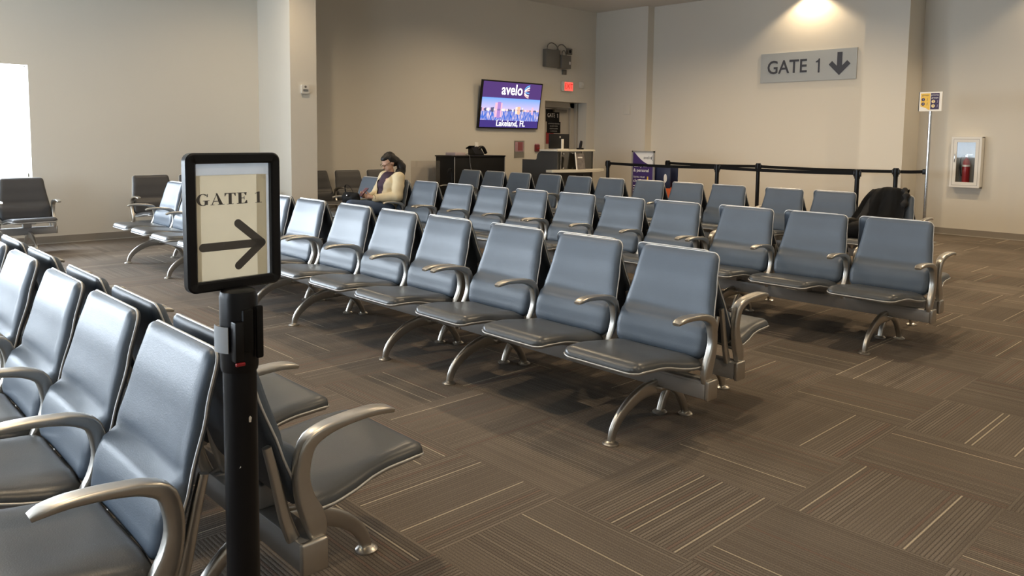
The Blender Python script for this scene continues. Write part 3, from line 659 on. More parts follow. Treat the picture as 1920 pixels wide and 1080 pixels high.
# signs on the door
XD = XL - .36
ds = tag(empty('door_sign', (XD, 12.63, 1.985)), 'black GATE 1 sign on the door above another black notice', 'sign')
flat('plate', R(-.215, -.135, .215, .135), .006, BLACKM, FX((0, 0, 0)), ds); text('gate_lettering', 'GATE', .125, PRINTW, FX((.0075, -.05, 0)), ds, .002, sx=.78); digit_one('gate_number', .125, PRINTW, FX((.006, .15, 0)), ds)
ds = tag(empty('door_notice', (XD, 12.67, 1.73)), 'black notice with small white lines under the door GATE 1 sign', 'sign')
flat('plate', R(-.215, -.135, .215, .12), .006, BLACKM, FX((0, 0, 0)), ds)
for i, s in enumerate(('AUTHORIZED PERSONNEL', 'NO ENTRY WHEN', 'DOOR IS ALARMED', 'IN OPERATION')): text('notice_line', s, .036, mat('notice_grey', (.5, .5, .5), .6), FX((.0072, 0, .075 - i * .055)), ds, .001, sx=.85)
ds = tag(empty('red_notice', (XD, 12.55, 1.49)), 'dark red notice on the door behind the monitor', 'sign')
flat('plate', R(-.12, -.13, .12, .13), .005, RED, FX((0, 0, 0)), ds)
# wall screen
tvm = Matrix.Translation((-11.60, 10.91, 2.134)) @ Matrix.Rotation(math.radians(8.5), 4, 'Y') @ Matrix(((0, 0, 1), (1, 0, 0), (0, 1, 0))).to_4x4()
tv = tag(empty('wall_screen', (0, 0, 0)), 'large wall screen showing purple avelo banner and lakeside skyline', 'screen'); tv.matrix_world = tvm
tw, th = 1.655, .952
flat('bezel', R(-tw / 2, -th / 2, tw / 2, th / 2), .05, BLACK, Matrix.Translation((0, 0, -.05)), tv)
bm = bmesh.new(); box(bm, (-.2, -.15, -.12), (.2, .15, -.05)); obj('wall_mount', bm, BLACKM, tv)
w_, h_ = tw - .05, th - .05; x0, x1, y0, y1 = -w_ / 2, w_ / 2, -h_ / 2, h_ / 2
G_ = lambda n_, c, s=1.0: glow(n_, c, s)
def scr(nm, pts, m, z, parent): return flat(nm, pts, .0006, m, Matrix.Translation((0, 0, z)), parent)
face = scr('display', R(x0, y0, x1, y1), G_('screen_purple', (.085, .042, .165)), 0, tv)
ya, yb = y0 + h_ * .155, y0 + h_ * .655; hz = ya + (yb - ya) * .47
def sky_mat():
    m = bpy.data.materials.new('screen_sky'); m.use_nodes = True; nt = m.node_tree; nt.nodes.clear(); o = nt.nodes.new('ShaderNodeOutputMaterial'); e = nt.nodes.new('ShaderNodeEmission')
    tc = nt.nodes.new('ShaderNodeTexCoord'); s = nt.nodes.new('ShaderNodeSeparateXYZ'); r = nt.nodes.new('ShaderNodeMapRange'); cr = nt.nodes.new('ShaderNodeValToRGB')
    r.inputs['From Min'].default_value = hz; r.inputs['From Max'].default_value = yb
    cr.color_ramp.elements[0].color = (.62, .50, .72, 1); cr.color_ramp.elements[1].color = (.17, .36, .86, 1); e.inputs['Strength'].default_value = 1.0
    nt.links.new(tc.outputs['Object'], s.inputs[0]); nt.links.new(s.outputs[1], r.inputs['Value']); nt.links.new(r.outputs[0], cr.inputs[0]); nt.links.new(cr.outputs[0], e.inputs['Color']); nt.links.new(e.outputs[0], o.inputs['Surface']); return m
scr('sky_image', R(x0, hz, x1, yb), sky_mat(), .0008, face)
def water_mat():
    m = bpy.data.materials.new('screen_water'); m.use_nodes = True; nt = m.node_tree; nt.nodes.clear(); o = nt.nodes.new('ShaderNodeOutputMaterial'); e = nt.nodes.new('ShaderNodeEmission')
    tc = nt.nodes.new('ShaderNodeTexCoord'); mp = nt.nodes.new('ShaderNodeMapping'); n = nt.nodes.new('ShaderNodeTexNoise'); cr = nt.nodes.new('ShaderNodeValToRGB')
    mp.inputs['Scale'].default_value = (38, 7, 1); n.inputs['Scale'].default_value = 1; n.inputs['Detail'].default_value = 2
    cr.color_ramp.elements[0].position = .46; cr.color_ramp.elements[0].color = (.05, .14, .58, 1); cr.color_ramp.elements[1].position = .68; cr.color_ramp.elements[1].color = (.80, .62, .66, 1)
    nt.links.new(tc.outputs['Object'], mp.inputs[0]); nt.links.new(mp.outputs[0], n.inputs['Vector']); nt.links.new(n.outputs['Fac'], cr.inputs[0]); nt.links.new(cr.outputs[0], e.inputs['Color']); nt.links.new(e.outputs[0], o.inputs['Surface']); return m
scr('water_image', R(x0, ya, x1, hz), water_mat(), .0008, face)
rnd = random.Random(3)
cols = [G_('city_pink', (.80, .45, .58)), G_('city_violet', (.38, .22, .55)), G_('city_cream', (.85, .72, .66)), G_('city_orange', (.85, .48, .30)), G_('city_dark', (.10, .10, .20)), G_('city_white', (.9, .85, .9))]
def city(nm, xa, xb, ht, k):
    xa, xb = x0 + xa * w_, x0 + xb * w_
    bm_ = bmesh.new(); prism(bm_, R(xa, hz, xb, hz + ht * h_), .0006, Matrix.Translation((0, 0, .0015))); prism(bm_, R(xa, hz - ht * h_ * 1.05, xb, hz), .0006, Matrix.Translation((0, 0, .0015)))
    return obj(nm, bm_, cols[k], face, smooth=False)
CITY = [(.225, .265, .155, 0), (.265, .32, .175, 1), (.32, .345, .15, 0), (.575, .61, .075, 2), (.61, .66, .085, 3), (.695, .707, .07, 5), (.865, .89, .085, 0)]
for a, b, h2, k in CITY: city('tower_image', a, b, h2, k)
x = 0.0
while x < .985:
    wd = rnd.uniform(.008, .03); hgt = rnd.uniform(.008, .028) * (2.0 if x < .2 else 1); city('skyline_image', x, min(x + wd, 1), hgt, rnd.choice([2, 5, 0, 4, 4, 3] if x > .55 else [5, 2, 4, 4, 0])); x += wd
lower = scr('caption_band', R(x0, y0, x1, ya), G_('screen_violet', (.055, .035, .19)), .0008, face)
TW = G_('screen_white', (1, 1, 1), 1.25)
text('caption_lettering', 'Lakeland, FL', .165, TW, Matrix.Translation((.03, y0 + h_ * .088, .003)), face, .001, sx=.98, bold=.0025)
text('logo_lettering', 'avelo', .30, TW, Matrix.Translation((-.02, y0 + h_ * .835, .003)), face, .001, sx=.92, bold=.005)
def stroke(name, pts, r0, m):
    P_ = spline([(a, b, 0) for a, b in pts], 10); L1, L2 = [], []
    for i, p in enumerate(P_):
        dd = (P_[min(i + 1, 9)] - P_[max(i - 1, 0)]).normalized(); nn = Vector((-dd.y, dd.x, 0)); L1.append((p + nn * r0).to_tuple()[:2]); L2.append((p - nn * r0).to_tuple()[:2])
    bm2 = bmesh.new()
    for i in range(9): prism(bm2, [L1[i], L2[i], L2[i + 1], L1[i + 1]], .001, Matrix.Translation((0, 0, .003)))
    obj(name, bm2, m, face, smooth=False)
BLU = G_('logo_blue', (.14, .42, .85)); ORG = G_('logo_coral', (.9, .55, .5)); cy_ = y0 + h_ * .825
lx = .32
stroke('logo_mark', [(lx, cy_ + .03), (lx + .05, cy_ + .09), (lx + .14, cy_ + .125)], .012, BLU)
stroke('logo_mark', [(lx, cy_ + .0), (lx + .06, cy_ + .05), (lx + .14, cy_ + .085)], .012, TW)
stroke('logo_mark', [(lx, cy_ - .015), (lx + .06, cy_ + .015), (lx + .14, cy_ + .035)], .012, ORG)
stroke('logo_mark', [(lx + .02, cy_ + .0), (lx + .07, cy_ - .025), (lx + .14, cy_ - .03)], .012, BLU)
stroke('logo_mark', [(lx, cy_ - .03), (lx + .06, cy_ - .07), (lx + .13, cy_ - .085)], .012, TW)
stroke('logo_mark', [(lx, cy_ - .06), (lx + .06, cy_ - .105), (lx + .13, cy_ - .125)], .012, ORG)
# wall items between the podium and the door
oo = tag(empty('wall_outlet', (XL, 10.10, 1.315)), 'white outlet plate with a plugged adapter above the black podium', 'outlet')
bxo('plate', (0, -.042, -.068), (.01, .042, .068), WHITE, oo, .002); bxo('plug', (.01, -.025, -.06), (.05, .025, .005), WHITEP, oo, .004)
ac = tag(empty('card_holder', (XL, 11.265, 1.25)), 'clear acrylic holder with a red and pink card on the wall', 'holder')
bxo('holder', (.0, -.14, -.18), (.03, .14, .17), CLEAR, ac); flat('card', R(-.12, -.05, .12, .15), .003, PINK, FX((.006, 0, 0)), ac); flat('red_block', R(-.04, -.03, .09, .14), .002, RED, FX((.010, 0, 0)), ac)
pu = tag(empty('fire_pull_station', (XL, 11.773, 1.278)), 'dark red fire pull station beside the door', 'alarm')
bxo('body', (0, -.058, -.078), (.05, .058, .062), DRED, pu, .006); bxo('cap', (0, -.05, .062), (.045, .05, .085), PINK, pu, .003); bxo('handle', (.05, -.035, -.03), (.062, .035, .005), RED, pu, .003)

# ------------------------------------------------------------------ black podium and what is on it
pdx = -11.0
pod = tag(empty('podium', (pdx, 9.57, 0)), 'black rectangular podium with a desk phone on top', 'podium')
bm = bmesh.new(); box(bm, (-.55, -.62, .0), (0, .615, 1.12), .004); obj('body', bm, BLACKM, pod)
bxo('top', (-.57, -.63, 1.12), (.015, .625, 1.145), BLACK, pod, .004); bxo('corner_strip', (-.004, -.625, .02), (.006, -.615, 1.12), mat('grey_edge', (.35, .34, .33), .5), pod); bxo('corner_strip', (-.004, .609, .02), (.006, .619, 1.12), mat('grey_edge', (.35, .34, .33), .5), pod)
ph = tag(empty('desk_phone', (pdx - .22, 9.64, 1.145)), 'black office phone on the black podium', 'phone')
bm = bmesh.new(); prism(bm, [(-.10, 0), (.10, 0), (.10, .03), (-.02, .16), (-.10, .13)], .22, Matrix.Translation((0, .12, 0)) @ Matrix.Rotation(PI / 2, 4, 'X')); obj('body', bm, BLACK, ph)
bm = bmesh.new(); tube(bm, spline([(.0, .07, .115), (.0, .12, .155), (.0, .19, .135), (.0, .255, .035)], 14), [sup(.032, .026, 10)] * 14); obj('handset', bm, BLACK, ph)
bm = bmesh.new(); prism(bm, [(-.1, .12), (.0, .17), (.0, .18), (-.1, .14)], .14, Matrix.Translation((0, -.02, 0)) @ Matrix.Rotation(PI / 2, 4, 'X')); obj('screen', bm, BLACKM, ph)
tag(bxo('paper_stack', (pdx - .40, 9.06, 1.145), (pdx - .12, 9.31, 1.20), mat('mauve_paper', (.45, .36, .36), .8), None, .004), 'low stack of mauve papers on the left of the black podium', 'papers')
tag(wire('phone_cord', spline([(pdx - .3, 9.62, 1.19), (pdx - .35, 9.5, 1.16), (pdx - .2, 9.36, 1.151), (pdx + .02, 9.28, 1.150), (pdx + .024, 9.30, 1.0), (pdx + .024, 9.35, .8)], 30), .005, mat('grey_cord', (.2, .2, .2), .5)), 'thin grey cord hanging down the front of the black podium', 'cord')
tag(wire('adapter_cord', spline([(XL + .04, 10.10, 1.27), (XL + .07, 10.06, 1.20), (XL + .16, 10.0, 1.165), (pdx - .5, 9.95, 1.154), (pdx - .40, 9.85, 1.152)], 24), .005, mat('pale_cord', (.5, .48, .44), .5)), 'pale cord running from the wall outlet to the podium', 'cord')
pn = tag(empty('acrylic_panel', (-11.2, 8.43, 0)), 'clear acrylic screen standing left of the black podium', 'panel')
bxo('sheet', (-.004, -.30, .03), (.004, .34, 1.055), glass_mat('panel_acrylic', (.90, .88, .86), .05), pn); bxo('foot', (-.1, -.25, 0), (.1, -.2, .035), GREYBOX, pn); bxo('foot', (-.1, .22, 0), (.1, .27, .035), GREYBOX, pn)
um = tag(empty('umbrella', (pdx + .05, 8.83, 0)), 'closed dark umbrella with a hooked handle leaning at the podium', 'umbrella')
bm = bmesh.new(); tube(bm, spline([(.02, .03, .60), (.0, .02, .80), (.0, .015, .88), (0, -.01, .915), (0, -.045, .91), (0, -.06, .875), (0, -.06, .85)], 24), [circ(.013, 8)] * 24); obj('handle', bm, BLACK, um)
bm = bmesh.new(); lathe(bm, [(0, .0), (.008, .0), (.012, .05), (.035, .15), (.045, .35), (.022, .58), (.012, .62), (0, .62)], 14, (.02, .03, 0)); obj('canopy', bm, CLOTHB, um)

# ------------------------------------------------------------------ check-in desk
DYS = 10.75
dk = tag(empty('gate_desk', (-10.15, DYS, 0)), 'charcoal gate desk with curved side panel and cream counter by the door', 'desk')
# side panel (facing -Y), S-curved top
pp = [(-.95, 0), (0, 0), (0, 1.235), (-.42, 1.235)]
for i in range(9): a = PI / 2 + PI / 2 * i / 8; pp.append((-.42 + .13 * math.cos(a) - .0, 1.105 + .13 * math.sin(a)))
for i in range(1, 5): a = -PI / 2 * i / 4; pp.append((-.59 + .04 * math.cos(a), 1.105 + .04 * math.sin(a)))
pp += [(-.95, 1.065)]
flat('side_panel', pp, .03, DESK, Matrix.Translation((0, .03, 0)) @ Matrix.Rotation(PI / 2, 4, 'X'), dk)
flat('side_panel', pp, .03, DESK, Matrix.Translation((0, 1.02, 0)) @ Matrix.Rotation(PI / 2, 4, 'X'), dk)
bxo('front_panel', (-.05, .03, .05), (-.02, .99, .86), DESK, dk)
bm = bmesh.new(); box(bm, (-.9, .03, .72), (-.06, .99, .75)); obj('work_surface', bm, DESK, dk)
bxo('counter', (-.46, -.02, 1.235), (.03, 1.05, 1.268), COUNTER, dk, .005)
# bowed lower shelf
bow = [(-.05, -.25), (.10, -.25)] + [(.10 + .20 * math.sin(PI * i / 12), -.25 + 1.5 * i / 12) for i in range(1, 12)] + [(.10, 1.25), (-.05, 1.25)]
flat('bowed_shelf', bow, .045, COUNTER, Matrix.Translation((0, 0, .845)), dk)
bm = bmesh.new(); box(bm, (-.30, .10, .89), (-.28, 1.0, 1.235)); obj('display_back', bm, mat('silver_back', (.25, .245, .235), .35, .3), dk)
for y in (.10, .72, 1.0):
    bxo('display_post', (-.02, y - .006, .89), (.0, y + .006, 1.235), STEEL, dk)
bxo('display_glass', (-.008, .11, .892), (-.002, .99, 1.233), glass_mat('display_glass_m', (.75, .75, .73), .12), dk)
for y in (.16, .42):
    for z in (.92, 1.19):
        bm = bmesh.new(); lathe(bm, [(0, 0), (.016, 0), (.016, .012), (0, .016)], 14); bm.transform(FX((0, y, z))); obj('glass_fixing', bm, STEEL, dk)
bxo('vent_grille', (-.02, .55, .60), (-.012, .75, .78), BLACKM, dk)
bxo('toe_kick', (-.08, .03, 0), (-.05, .99, .05), BLACKM, dk)
bk_ = tag(empty('brochure', (-10.03, DYS + .48, .89)), 'glossy brochure standing on the desk shelf before the display glass', 'brochure')
bxo('sheet', (-.01, -.05, 0), (.0, .19, .31), mat('brochure_print', (.14, .125, .12), .3, var=.8, vscale=14), bk_, M=Matrix.Rotation(math.radians(-9), 4, 'Y')); bxo('white_edge', (-.008, -.07, 0), (.004, -.045, .33), PRINTW, bk_, M=Matrix.Rotation(math.radians(-9), 4, 'Y'))
flat('heading', R(.0, .22, .13, .245), .002, PRINTW, Matrix.Rotation(math.radians(-9), 4, 'Y') @ FX((0, 0, 0)), bk_)
mo = tag(empty('monitor', (-10.42, DYS + .34, 1.268)), 'black monitor seen from behind on the gate desk', 'monitor')
bm = bmesh.new(); box(bm, (-.03, -.28, .015), (.01, .27, .30), .01); obj('screen_housing', bm, BLACK, mo)
bm = bmesh.new(); box(bm, (.01, .03, .0), (.035, .085, .20), .004); box(bm, (-.08, -.08, 0), (.09, .16, .012), .004); obj('stand', bm, WHITEP, mo)
flat('badge', circ(.02, 14), .002, STEEL, FX((.011, .0, .24)), mo)
hs = tag(empty('cordless_handset', (-10.32, DYS + .82, 1.268)), 'small black handset upright on the gate desk counter', 'phone')
bm = bmesh.new(); tube(bm, [(0, 0, .0), (0, .012, .05), (0, .03, .12), (0, .045, .165)], [sup(.03, .02, 10), sup(.028, .022, 10), sup(.032, .02, 10), sup(.028, .014, 10)], side=(0, 1, 0)); obj('body', bm, BLACK, hs)
bxo('cradle', (-.05, -.05, 0), (.05, .06, .03), BLACK, hs, .006)

# ------------------------------------------------------------------ woman on the far row
def remesh(name, parts, m, parent, vox=.009, smooth=3):
    """parts: capsules (p, q, r0, r1) or ellipsoids ('e', c, (rx,ry,rz), rot) fused into one continuous surface"""
    bm = bmesh.new()
    for p in parts:
        if p[0] == 'e':
            r = bmesh.ops.create_icosphere(bm, subdivisions=3, radius=1); Mx = Matrix.Translation(p[1]) @ (p[3] if len(p) > 3 else Matrix()) @ Matrix.Diagonal((*p[2], 1))
            for v in r['verts']: v.co = Mx @ v.co
        else:
            a, b, r0, r1 = Vector(p[0]), Vector(p[1]), p[2], p[3]; d_ = b - a; L_ = d_.length; q = d_.to_track_quat('Z', 'Y').to_matrix().to_4x4(); prof = []
            for i in range(6): t = -PI / 2 + PI / 2 * i / 5; prof.append((r0 * math.cos(t), r0 * math.sin(t)))
            for i in range(6): t = PI / 2 * i / 5; prof.append((r1 * math.cos(t), L_ + r1 * math.sin(t)))
            prof[0] = (0, -r0); prof[-1] = (0, L_ + r1)
            b2 = bmesh.new(); lathe(b2, prof, 16); b2.transform(Matrix.Translation(a) @ q); me_ = bpy.data.meshes.new('t'); bmesh.ops.recalc_face_normals(b2, faces=b2.faces); b2.to_mesh(me_); b2.free(); bm.from_mesh(me_); bpy.data.meshes.remove(me_)
    bmesh.ops.recalc_face_normals(bm, faces=bm.faces)
    me = bpy.data.meshes.new(name); bm.to_mesh(me); bm.free(); t = bpy.data.objects.new(name, me); COL.objects.link(t)
    rm = t.modifiers.new('r', 'REMESH'); rm.mode = 'VOXEL'; rm.voxel_size = vox; s = t.modifiers.new('s', 'SMOOTH'); s.iterations = smooth; s.factor = .5
    dg = bpy.context.evaluated_depsgraph_get(); dg.update(); me2 = bpy.data.meshes.new_from_object(t.evaluated_get(dg)); bpy.data.objects.remove(t); bpy.data.meshes.remove(me)
    me2.name = name; me2.materials.clear(); return link(name, me2, m, parent, 180)
wo = tag(empty('person', (-8.60, 6.088, 0)), 'woman in cream cardigan and jeans seated on a bench, looking down at her phone', 'person')
V = Vector
headc = V((0, -.205, 1.135)); RT = Matrix.Rotation(math.radians(32), 4, 'X')       # head bowed towards the phone
hp = lambda x, y, z: headc + (RT @ V((x, y, z)))
LS, RS, LE, RE = V((.165, -.155, .945)), V((-.165, -.155, .945)), V((.235, -.235, .70)), V((-.225, -.25, .70))
LW, RW = V((.075, -.475, .685)), V((-.055, -.50, .69))
body = [(V((0, -.27, .55)), V((0, -.225, .70)), .125, .115), (V((0, -.225, .70)), V((0, -.185, .88)), .115, .12), ('e', V((0, -.21, .87)), (.15, .11, .12)),
        (LS, RS, .055, .055), (V((0, -.165, .96)), V((0, -.19, 1.07)), .052, .046),
        ('e', hp(0, .01, .02), (.072, .09, .098), RT), ('e', hp(0, -.035, -.045), (.056, .062, .062), RT), ('e', hp(0, -.055, -.088), (.024, .022, .018), RT),
        (hp(0, -.083, .022), hp(0, -.106, -.022), .009, .0125), ('e', hp(0, -.084, -.055), (.021, .012, .010), RT),
        ('e', hp(.030, -.078, .018), (.013, .010, .009), RT), ('e', hp(-.030, -.078, .018), (.013, .010, .009), RT), ('e', hp(.074, .01, -.005), (.009, .02, .032), RT), ('e', hp(-.074, .01, -.005), (.009, .02, .032), RT),
        (LS, LE, .05, .04), (LE, LW, .04, .026), (RS, RE, .05, .04), (RE, RW, .04, .026),
        (V((.09, -.28, .53)), V((.02, -.79, .60)), .085, .06), (V((.02, -.79, .60)), V((-.10, -.90, .24)), .055, .036), (V((-.10, -.90, .24)), V((-.13, -1.03, .17)), .036, .03),
        (V((-.09, -.28, .52)), V((-.07, -.76, .50)), .085, .058), (V((-.07, -.76, .50)), V((-.05, -.72, .10)), .055, .036), (V((-.05, -.72, .07)), V((-.06, -.90, .045)), .036, .03)]
def hand(w, palm, fwd, side, thumb_sign):
    out = [(w, palm, .025, .028)]; f = fwd.normalized(); s = side.normalized(); up = V((0, 0, 1))
    for i, ln in enumerate((.056, .064, .060, .048)):
        b = palm + s * (-.024 + .016 * i) + f * .025; k = b + f * ln * .55 + up * .004; t = k + f * ln * .30 + up * .028
        out += [(b, k, .0095, .0085), (k, t, .0085, .0075)]
    tb = palm + up * .01 - s * thumb_sign * .026; tk = tb + f * .03 + up * .028; out += [(palm - f * .005 - s * thumb_sign * .015, tb, .014, .012), (tb, tk, .0115, .009)]
    return out
body += hand(LW, V((.042, -.535, .70)), V((-.25, -.95, .15)), V((0, .15, -1)), 1)
body += hand(RW, V((-.035, -.55, .705)), V((.25, -.95, .15)), V((0, .15, -1)), 1)
remesh('body', body, SKIN, wo, .0065, 2)
remesh('top', [(V((0, -.265, .56)), V((0, -.23, .70)), .135, .125), (V((0, -.23, .70)), V((0, -.19, .90)), .125, .128), ('e', V((0, -.235, .84)), (.145, .115, .10)), ('e', V((0, -.18, .93)), (.16, .085, .055))], TOPM, wo, .010)
jk = remesh('cardigan', [(V((0, -.25, .50)), V((0, -.215, .70)), .165, .155), (V((0, -.215, .70)), V((0, -.18, .88)), .155, .145), ('e', V((0, -.215, .84)), (.175, .14, .13)), (LS + V((0, 0, -.005)), RS + V((0, 0, -.005)), .074, .074),
                         (LS, LE, .078, .075), (LE, LW + V((0, .035, 0)), .076, .05), (RS, RE, .078, .072), (RE, RW + V((0, .035, 0)), .072, .048), (LW + V((0, .05, 0)), LW + V((.0, .02, -.01)), .052, .056), ('e', V((0, -.15, 1.0)), (.085, .06, .045))], CREAM, wo, .010)
bm = bmesh.new(); bm.from_mesh(jk.data)
kill = [f for f in bm.faces if (lambda c: abs(c.x) < .030 + .075 * max(0, min(1, (c.z - .62) / .38)) and c.y < -.235 + .14 * sst(.9, 1.0, c.z) and c.z > .56 and not (c.y < -.40))(f.calc_center_median())]
bmesh.ops.delete(bm, geom=kill, context='FACES')
for v in bm.verts:
    n_ = noise.noise(V((v.co.x * 6, v.co.y * 6, v.co.z * 14))) + .6 * noise.noise(v.co * 22); v.co += v.normal * n_ * .007
bm.to_mesh(jk.data); bm.free()
remesh('jeans', [(V((0, -.26, .52)), V((0, -.25, .58)), .155, .14), (V((.09, -.28, .53)), V((.02, -.79, .605)), .10, .072), (V((.02, -.79, .605)), V((-.09, -.885, .28)), .07, .058), (V((-.09, -.28, .52)), V((-.07, -.76, .50)), .10, .07), (V((-.07, -.76, .50)), V((-.05, -.72, .14)), .068, .055)], JEANS, wo, .010)
for nm, a, b in (('shoe', V((-.10, -.895, .215)), V((-.135, -1.05, .15))), ('shoe', V((-.05, -.70, .05)), V((-.06, -.92, .045)))): remesh(nm, [(a, b, .046, .04), (a + V((0, .02, -.01)), b + V((0, 0, -.012)), .04, .034)], BLACKM, wo, .008)
hair = [('e', hp(0, .040, .042), (.083, .090, .088), RT), ('e', hp(0, -.02, .085), (.062, .06, .035), RT), ('e', hp(0, .06, -.005), (.078, .07, .085), RT), ('e', hp(.062, .03, .03), (.024, .05, .06), RT), ('e', hp(-.062, .03, .03), (.024, .05, .06), RT)]
pt = [hp(.02, .11, -.005), V((.035, -.055, 1.125))] ; hair += [(pt[0], pt[1], .035, .05), (pt[1], V((.04, -.03, 1.08)), .05, .062), (V((.04, -.03, 1.08)), V((.06, -.045, .98)), .06, .05), (V((.06, -.045, .98)), V((.085, -.07, .90)), .045, .022), (V((.07, -.10, 1.02)), V((.13, -.17, .90)), .04, .018)]
hm = remesh('hair', hair, HAIR, wo, .009)
for v in hm.data.vertices:
    v.co += v.normal * (noise.noise(V((v.co.x * 60, v.co.y * 25, v.co.z * 18))) * .006)
bm = bmesh.new()
for sx in (-1, 1):
    tube(bm, [hp(sx * .031 + .024 * math.cos(2 * PI * i / 14), -.098, .016 + .019 * math.sin(2 * PI * i / 14)) for i in range(14)], [circ(.0018, 6)] * 14, closed=True, side=(0, 1, 0)); tube(bm, [hp(sx * .056, -.096, .02), hp(sx * .074, 0, .018)], [circ(.0018, 6)] * 2)
tube(bm, [hp(-.008, -.1, .018), hp(.008, -.1, .018)], [circ(.0018, 6)] * 2); obj('glasses', bm, BLACKM, wo)
bm = bmesh.new(); tube(bm, [LW + V((.03 * math.cos(t), .005 * math.sin(t) - .012, .03 * math.sin(t))) for t in [2 * PI * i / 16 for i in range(16)]], [sup(.006, .012, 8)] * 16, closed=True, side=(0, 1, 0)); obj('wrist_watch', bm, BLACKM, wo)
bm = bmesh.new(); box(bm, (-.036, -.004, -.075), (.036, .004, .075), .003, 2, Matrix.Translation((-8.597, 6.088 - .595, .757)) @ Matrix.Rotation(math.radians(-48), 4, 'X'))
pho = tag(obj('smartphone', bm, BLACK), 'dark smartphone in a pink case held by the seated woman', 'phone')
bm = bmesh.new(); box(bm, (-.038, -.009, -.077), (.038, -.0045, .077), .002, 2, Matrix.Translation((-8.597, 6.088 - .595, .757)) @ Matrix.Rotation(math.radians(-48), 4, 'X')); obj('phone_case', bm, mat('dusty_pink_case', (.13, .055, .07), .5), pho)
# black handbag on the seat next to her
hb = tag(empty('handbag', (-8.74, 5.40, .60)), 'black handbag resting on the lap of the seated woman', 'bag'); hb.scale = (.85, .85, .85)
o = remesh('bag_body', [('e', V((0, 0, .09)), (.20, .10, .10)), (V((-.15, 0, .05)), V((.15, 0, .05)), .06, .06), (V((-.15, 0, .14)), V((.15, 0, .14)), .045, .045), (V((-.12, -.03, .10)), V((.12, -.03, .10)), .06, .06)], BAGM, hb, .012)
bm = bmesh.new(); tube(bm, spline([(-.11, -.03, .18), (-.08, -.06, .26), (.0, -.08, .30), (.08, -.06, .26), (.11, -.03, .18)], 20), [sup(.009, .004, 8)] * 20); obj('strap', bm, BAGM, hb)
bxo('metal_clasp', (.03, -.118, .13), (.065, -.10, .15), STEEL, hb, .002)

# ------------------------------------------------------------------ coat and bag on the last row
seatx = -3.975 + .62
def coat():
    bm = bmesh.new(); nu, nv = 44, 46; yc = 8.914
    prof = spline([(0, .02, .74), (0, .028, .84), (0, .022, .93), (0, -.015, .962), (0, -.065, .94), (0, -.10, .86), (0, -.14, .74), (0, -.19, .62), (0, -.24, .53), (0, -.33, .485)], nv)
    grid = []
    for j in range(nv):
        t = j / (nv - 1); row = []
        xl = -.20 - .20 * sst(.35, .95, t); xr = .175 + .03 * t - .05 * (1 - sst(0, .3, t))
        for i in range(nu):
            s = i / (nu - 1); x = xl + (xr - xl) * s
            f = .016 * math.sin(s * 17 + 2.2 * t + 1.5 * math.sin(3 * t)) * sst(.15, .6, t) + .018 * noise.noise(V((s * 5, t * 5, 3.1))) + .010 * noise.noise(V((s * 14, t * 11, 1.7)))
            lump = .035 * math.exp(-((s - .52) / .28) ** 2) * math.exp(-((t - .33) / .14) ** 2) - .035 * sst(.22, .0, s) * math.exp(-((t - .33) / .2) ** 2)
            p = prof[j]; row.append(bm.verts.new((seatx + x, yc + p.y - .022 - f * .8 - lump * .5, p.z + f * .5 + lump * .6 + .012)))
        grid.append(row)
    for j in range(nv - 1):
        for i in range(nu - 1): bm.faces.new((grid[j][i], grid[j][i + 1], grid[j + 1][i + 1], grid[j + 1][i]))
    bmesh.ops.solidify(bm, geom=bm.faces[:], thickness=.012)
    return bm
ct = obj('coat', coat(), CLOTHB, None, 180); tag(ct, 'dark coat draped over the last-row chair in front of the right post', 'coat')
bm = bmesh.new(); P_ = spline([(seatx + .13, 8.87, .965), (seatx + .17, 8.83, .935), (seatx + .18, 8.80, .87), (seatx + .17, 8.77, .78)], 14); tube(bm, P_, [circ(.028 + .012 * math.sin(i * 1.3), 10) for i in range(14)]); obj('sleeve', bm, CLOTHB, ct, 180)
bm = bmesh.new(); P_ = spline([(seatx - .18, 8.87, .93), (seatx - .20, 8.80, .80), (seatx - .24, 8.73, .66), (seatx - .30, 8.64, .54)], 16); tube(bm, P_, [sup(.05 + .02 * i / 16, .022, 12, .9) for i in range(16)]); obj('sleeve', bm, CLOTHB, ct, 180)
bb = tag(empty('backpack', (seatx - .17, 8.48, .44)), 'black bag with a small white tag on the seat under the draped coat', 'bag')
remesh('bag_body', [('e', V((0, 0, .09)), (.14, .10, .10)), (V((-.09, 0, .05)), V((.09, 0, .05)), .055, .055)], BAGM, bb, .012)
bxo('white_tag', (-.13, -.10, .035), (-.10, -.08, .055), PRINTW, bb, .003)

# ------------------------------------------------------------------ light
def area(name, loc, rot, sx, sy, power, color, spread=180):
    l = bpy.data.lights.new(name, 'AREA'); l.shape = 'RECTANGLE'; l.size = sx; l.size_y = sy; l.energy = power; l.color = color; l.spread = math.radians(spread)
    o = bpy.data.objects.new(name, l); COL.objects.link(o); o.location = loc; o.rotation_euler = rot; return o
DAY = (.80, .90, 1.0)
for a, b in WINS: area('window_daylight', (XL - .35, (a + b) / 2, (WZ0 + WZ1) / 2), (0, -PI / 2, 0), WZ1 - WZ0 + .1, b - a + .1, 215, DAY)
for a, b in SW: area('window_daylight', ((a + b) / 2, YN - .35, (WZ0 + WZ1 + .6) / 2), (PI / 2, 0, 0), b - a, WZ1 + .6 - WZ0, 90, DAY)
WARM = (1.0, .76, .48)
def spot(name, loc, power, ang, blend, color, rad=.06, rot=(0, 0, 0)):
    l = bpy.data.lights.new(name, 'SPOT'); l.energy = power; l.spot_size = math.radians(ang); l.spot_blend = blend; l.color = color; l.shadow_soft_size = rad
    o = bpy.data.objects.new(name, l); COL.objects.link(o); o.location = loc; o.rotation_euler = rot; return o
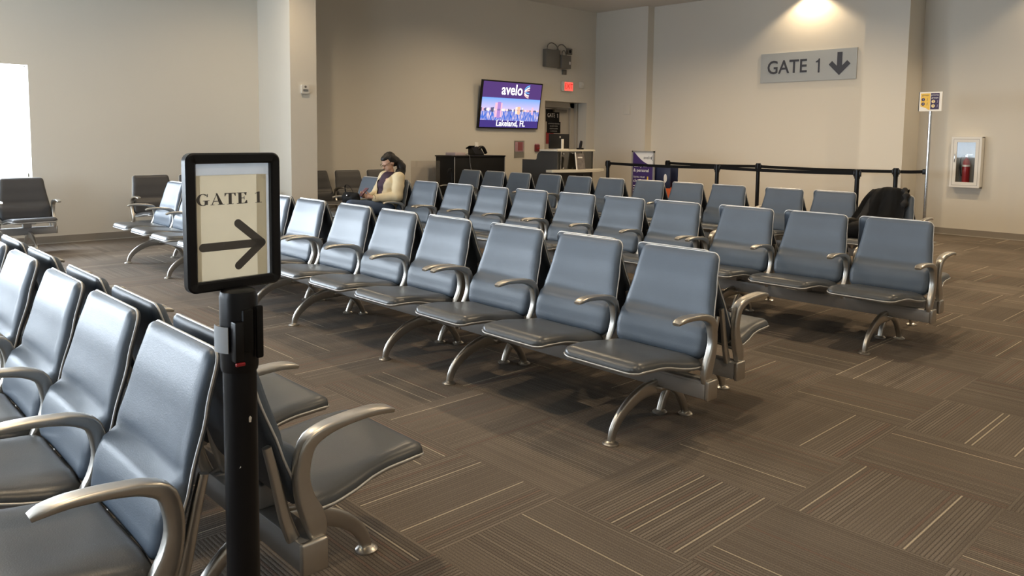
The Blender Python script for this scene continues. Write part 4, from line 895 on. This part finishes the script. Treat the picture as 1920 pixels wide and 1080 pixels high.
def downlight(x, y, power, ang=120, blend=.5, lab='round recessed ceiling downlight'):
    bm = bmesh.new(); lathe(bm, [(.07, ZC - .012), (.10, ZC - .012), (.105, ZC - .004), (.105, ZC)], 24, (x, y, 0)); o = struct(obj('trim_1', bm, WHITE)); o.name = 'trim_downlight'
    spot('downlight', (x, y, ZC - .03), power, ang, blend, WARM)
for x in (-6.78, -2.6): downlight(x, 13.58, 68, 120, .35)
for x in (-8.8, -6.2, -2.9): downlight(x, 11.2, 165, 150, .8)
for x in (-9.5, -6.0, -2.5, 1.0):
    for y in (1.0, 5.0, 9.2): downlight(x, y, 110, 150, .7)
wd = bpy.data.worlds.new('World'); sc.world = wd; wd.use_nodes = True
wd.node_tree.nodes['Background'].inputs['Color'].default_value = (.75, .87, 1, 1); wd.node_tree.nodes['Background'].inputs['Strength'].default_value = 5.0

# ------------------------------------------------------------------ camera
F, CY_, YAW, PIT, ROLL, H = 1465.5744831867382, 389.1341145813412, -0.8138207446502358, 0.08862474617442702, -0.012045700060762223, 1.4760745767955716
cam = bpy.data.cameras.new('Camera'); co = bpy.data.objects.new('Camera', cam); COL.objects.link(co); sc.camera = co
cam.sensor_fit = 'HORIZONTAL'; cam.sensor_width = 36; cam.lens = F / 1920 * 36; cam.shift_y = -(540 - CY_) / 1920; cam.clip_start = .02
fwd = V((math.sin(YAW) * math.cos(PIT), math.cos(YAW) * math.cos(PIT), -math.sin(PIT))); right = V((math.cos(YAW), -math.sin(YAW), 0)); down = fwd.cross(right)
r2 = math.cos(ROLL) * right + math.sin(ROLL) * down; d2 = -math.sin(ROLL) * right + math.cos(ROLL) * down
co.matrix_world = Matrix.Translation((0, 0, H)) @ Matrix((r2, -d2, -fwd)).transposed().to_4x4()
sc.view_settings.view_transform = 'Standard'; sc.view_settings.look = 'None'; sc.view_settings.gamma = 1; sc.view_settings.exposure = 0.42
sc.cycles.use_denoising = True; sc.cycles.max_bounces = 6; sc.cycles.transparent_max_bounces = 12; sc.cycles.sample_clamp_indirect = 6; sc.cycles.caustics_reflective = False; sc.cycles.caustics_refractive = False
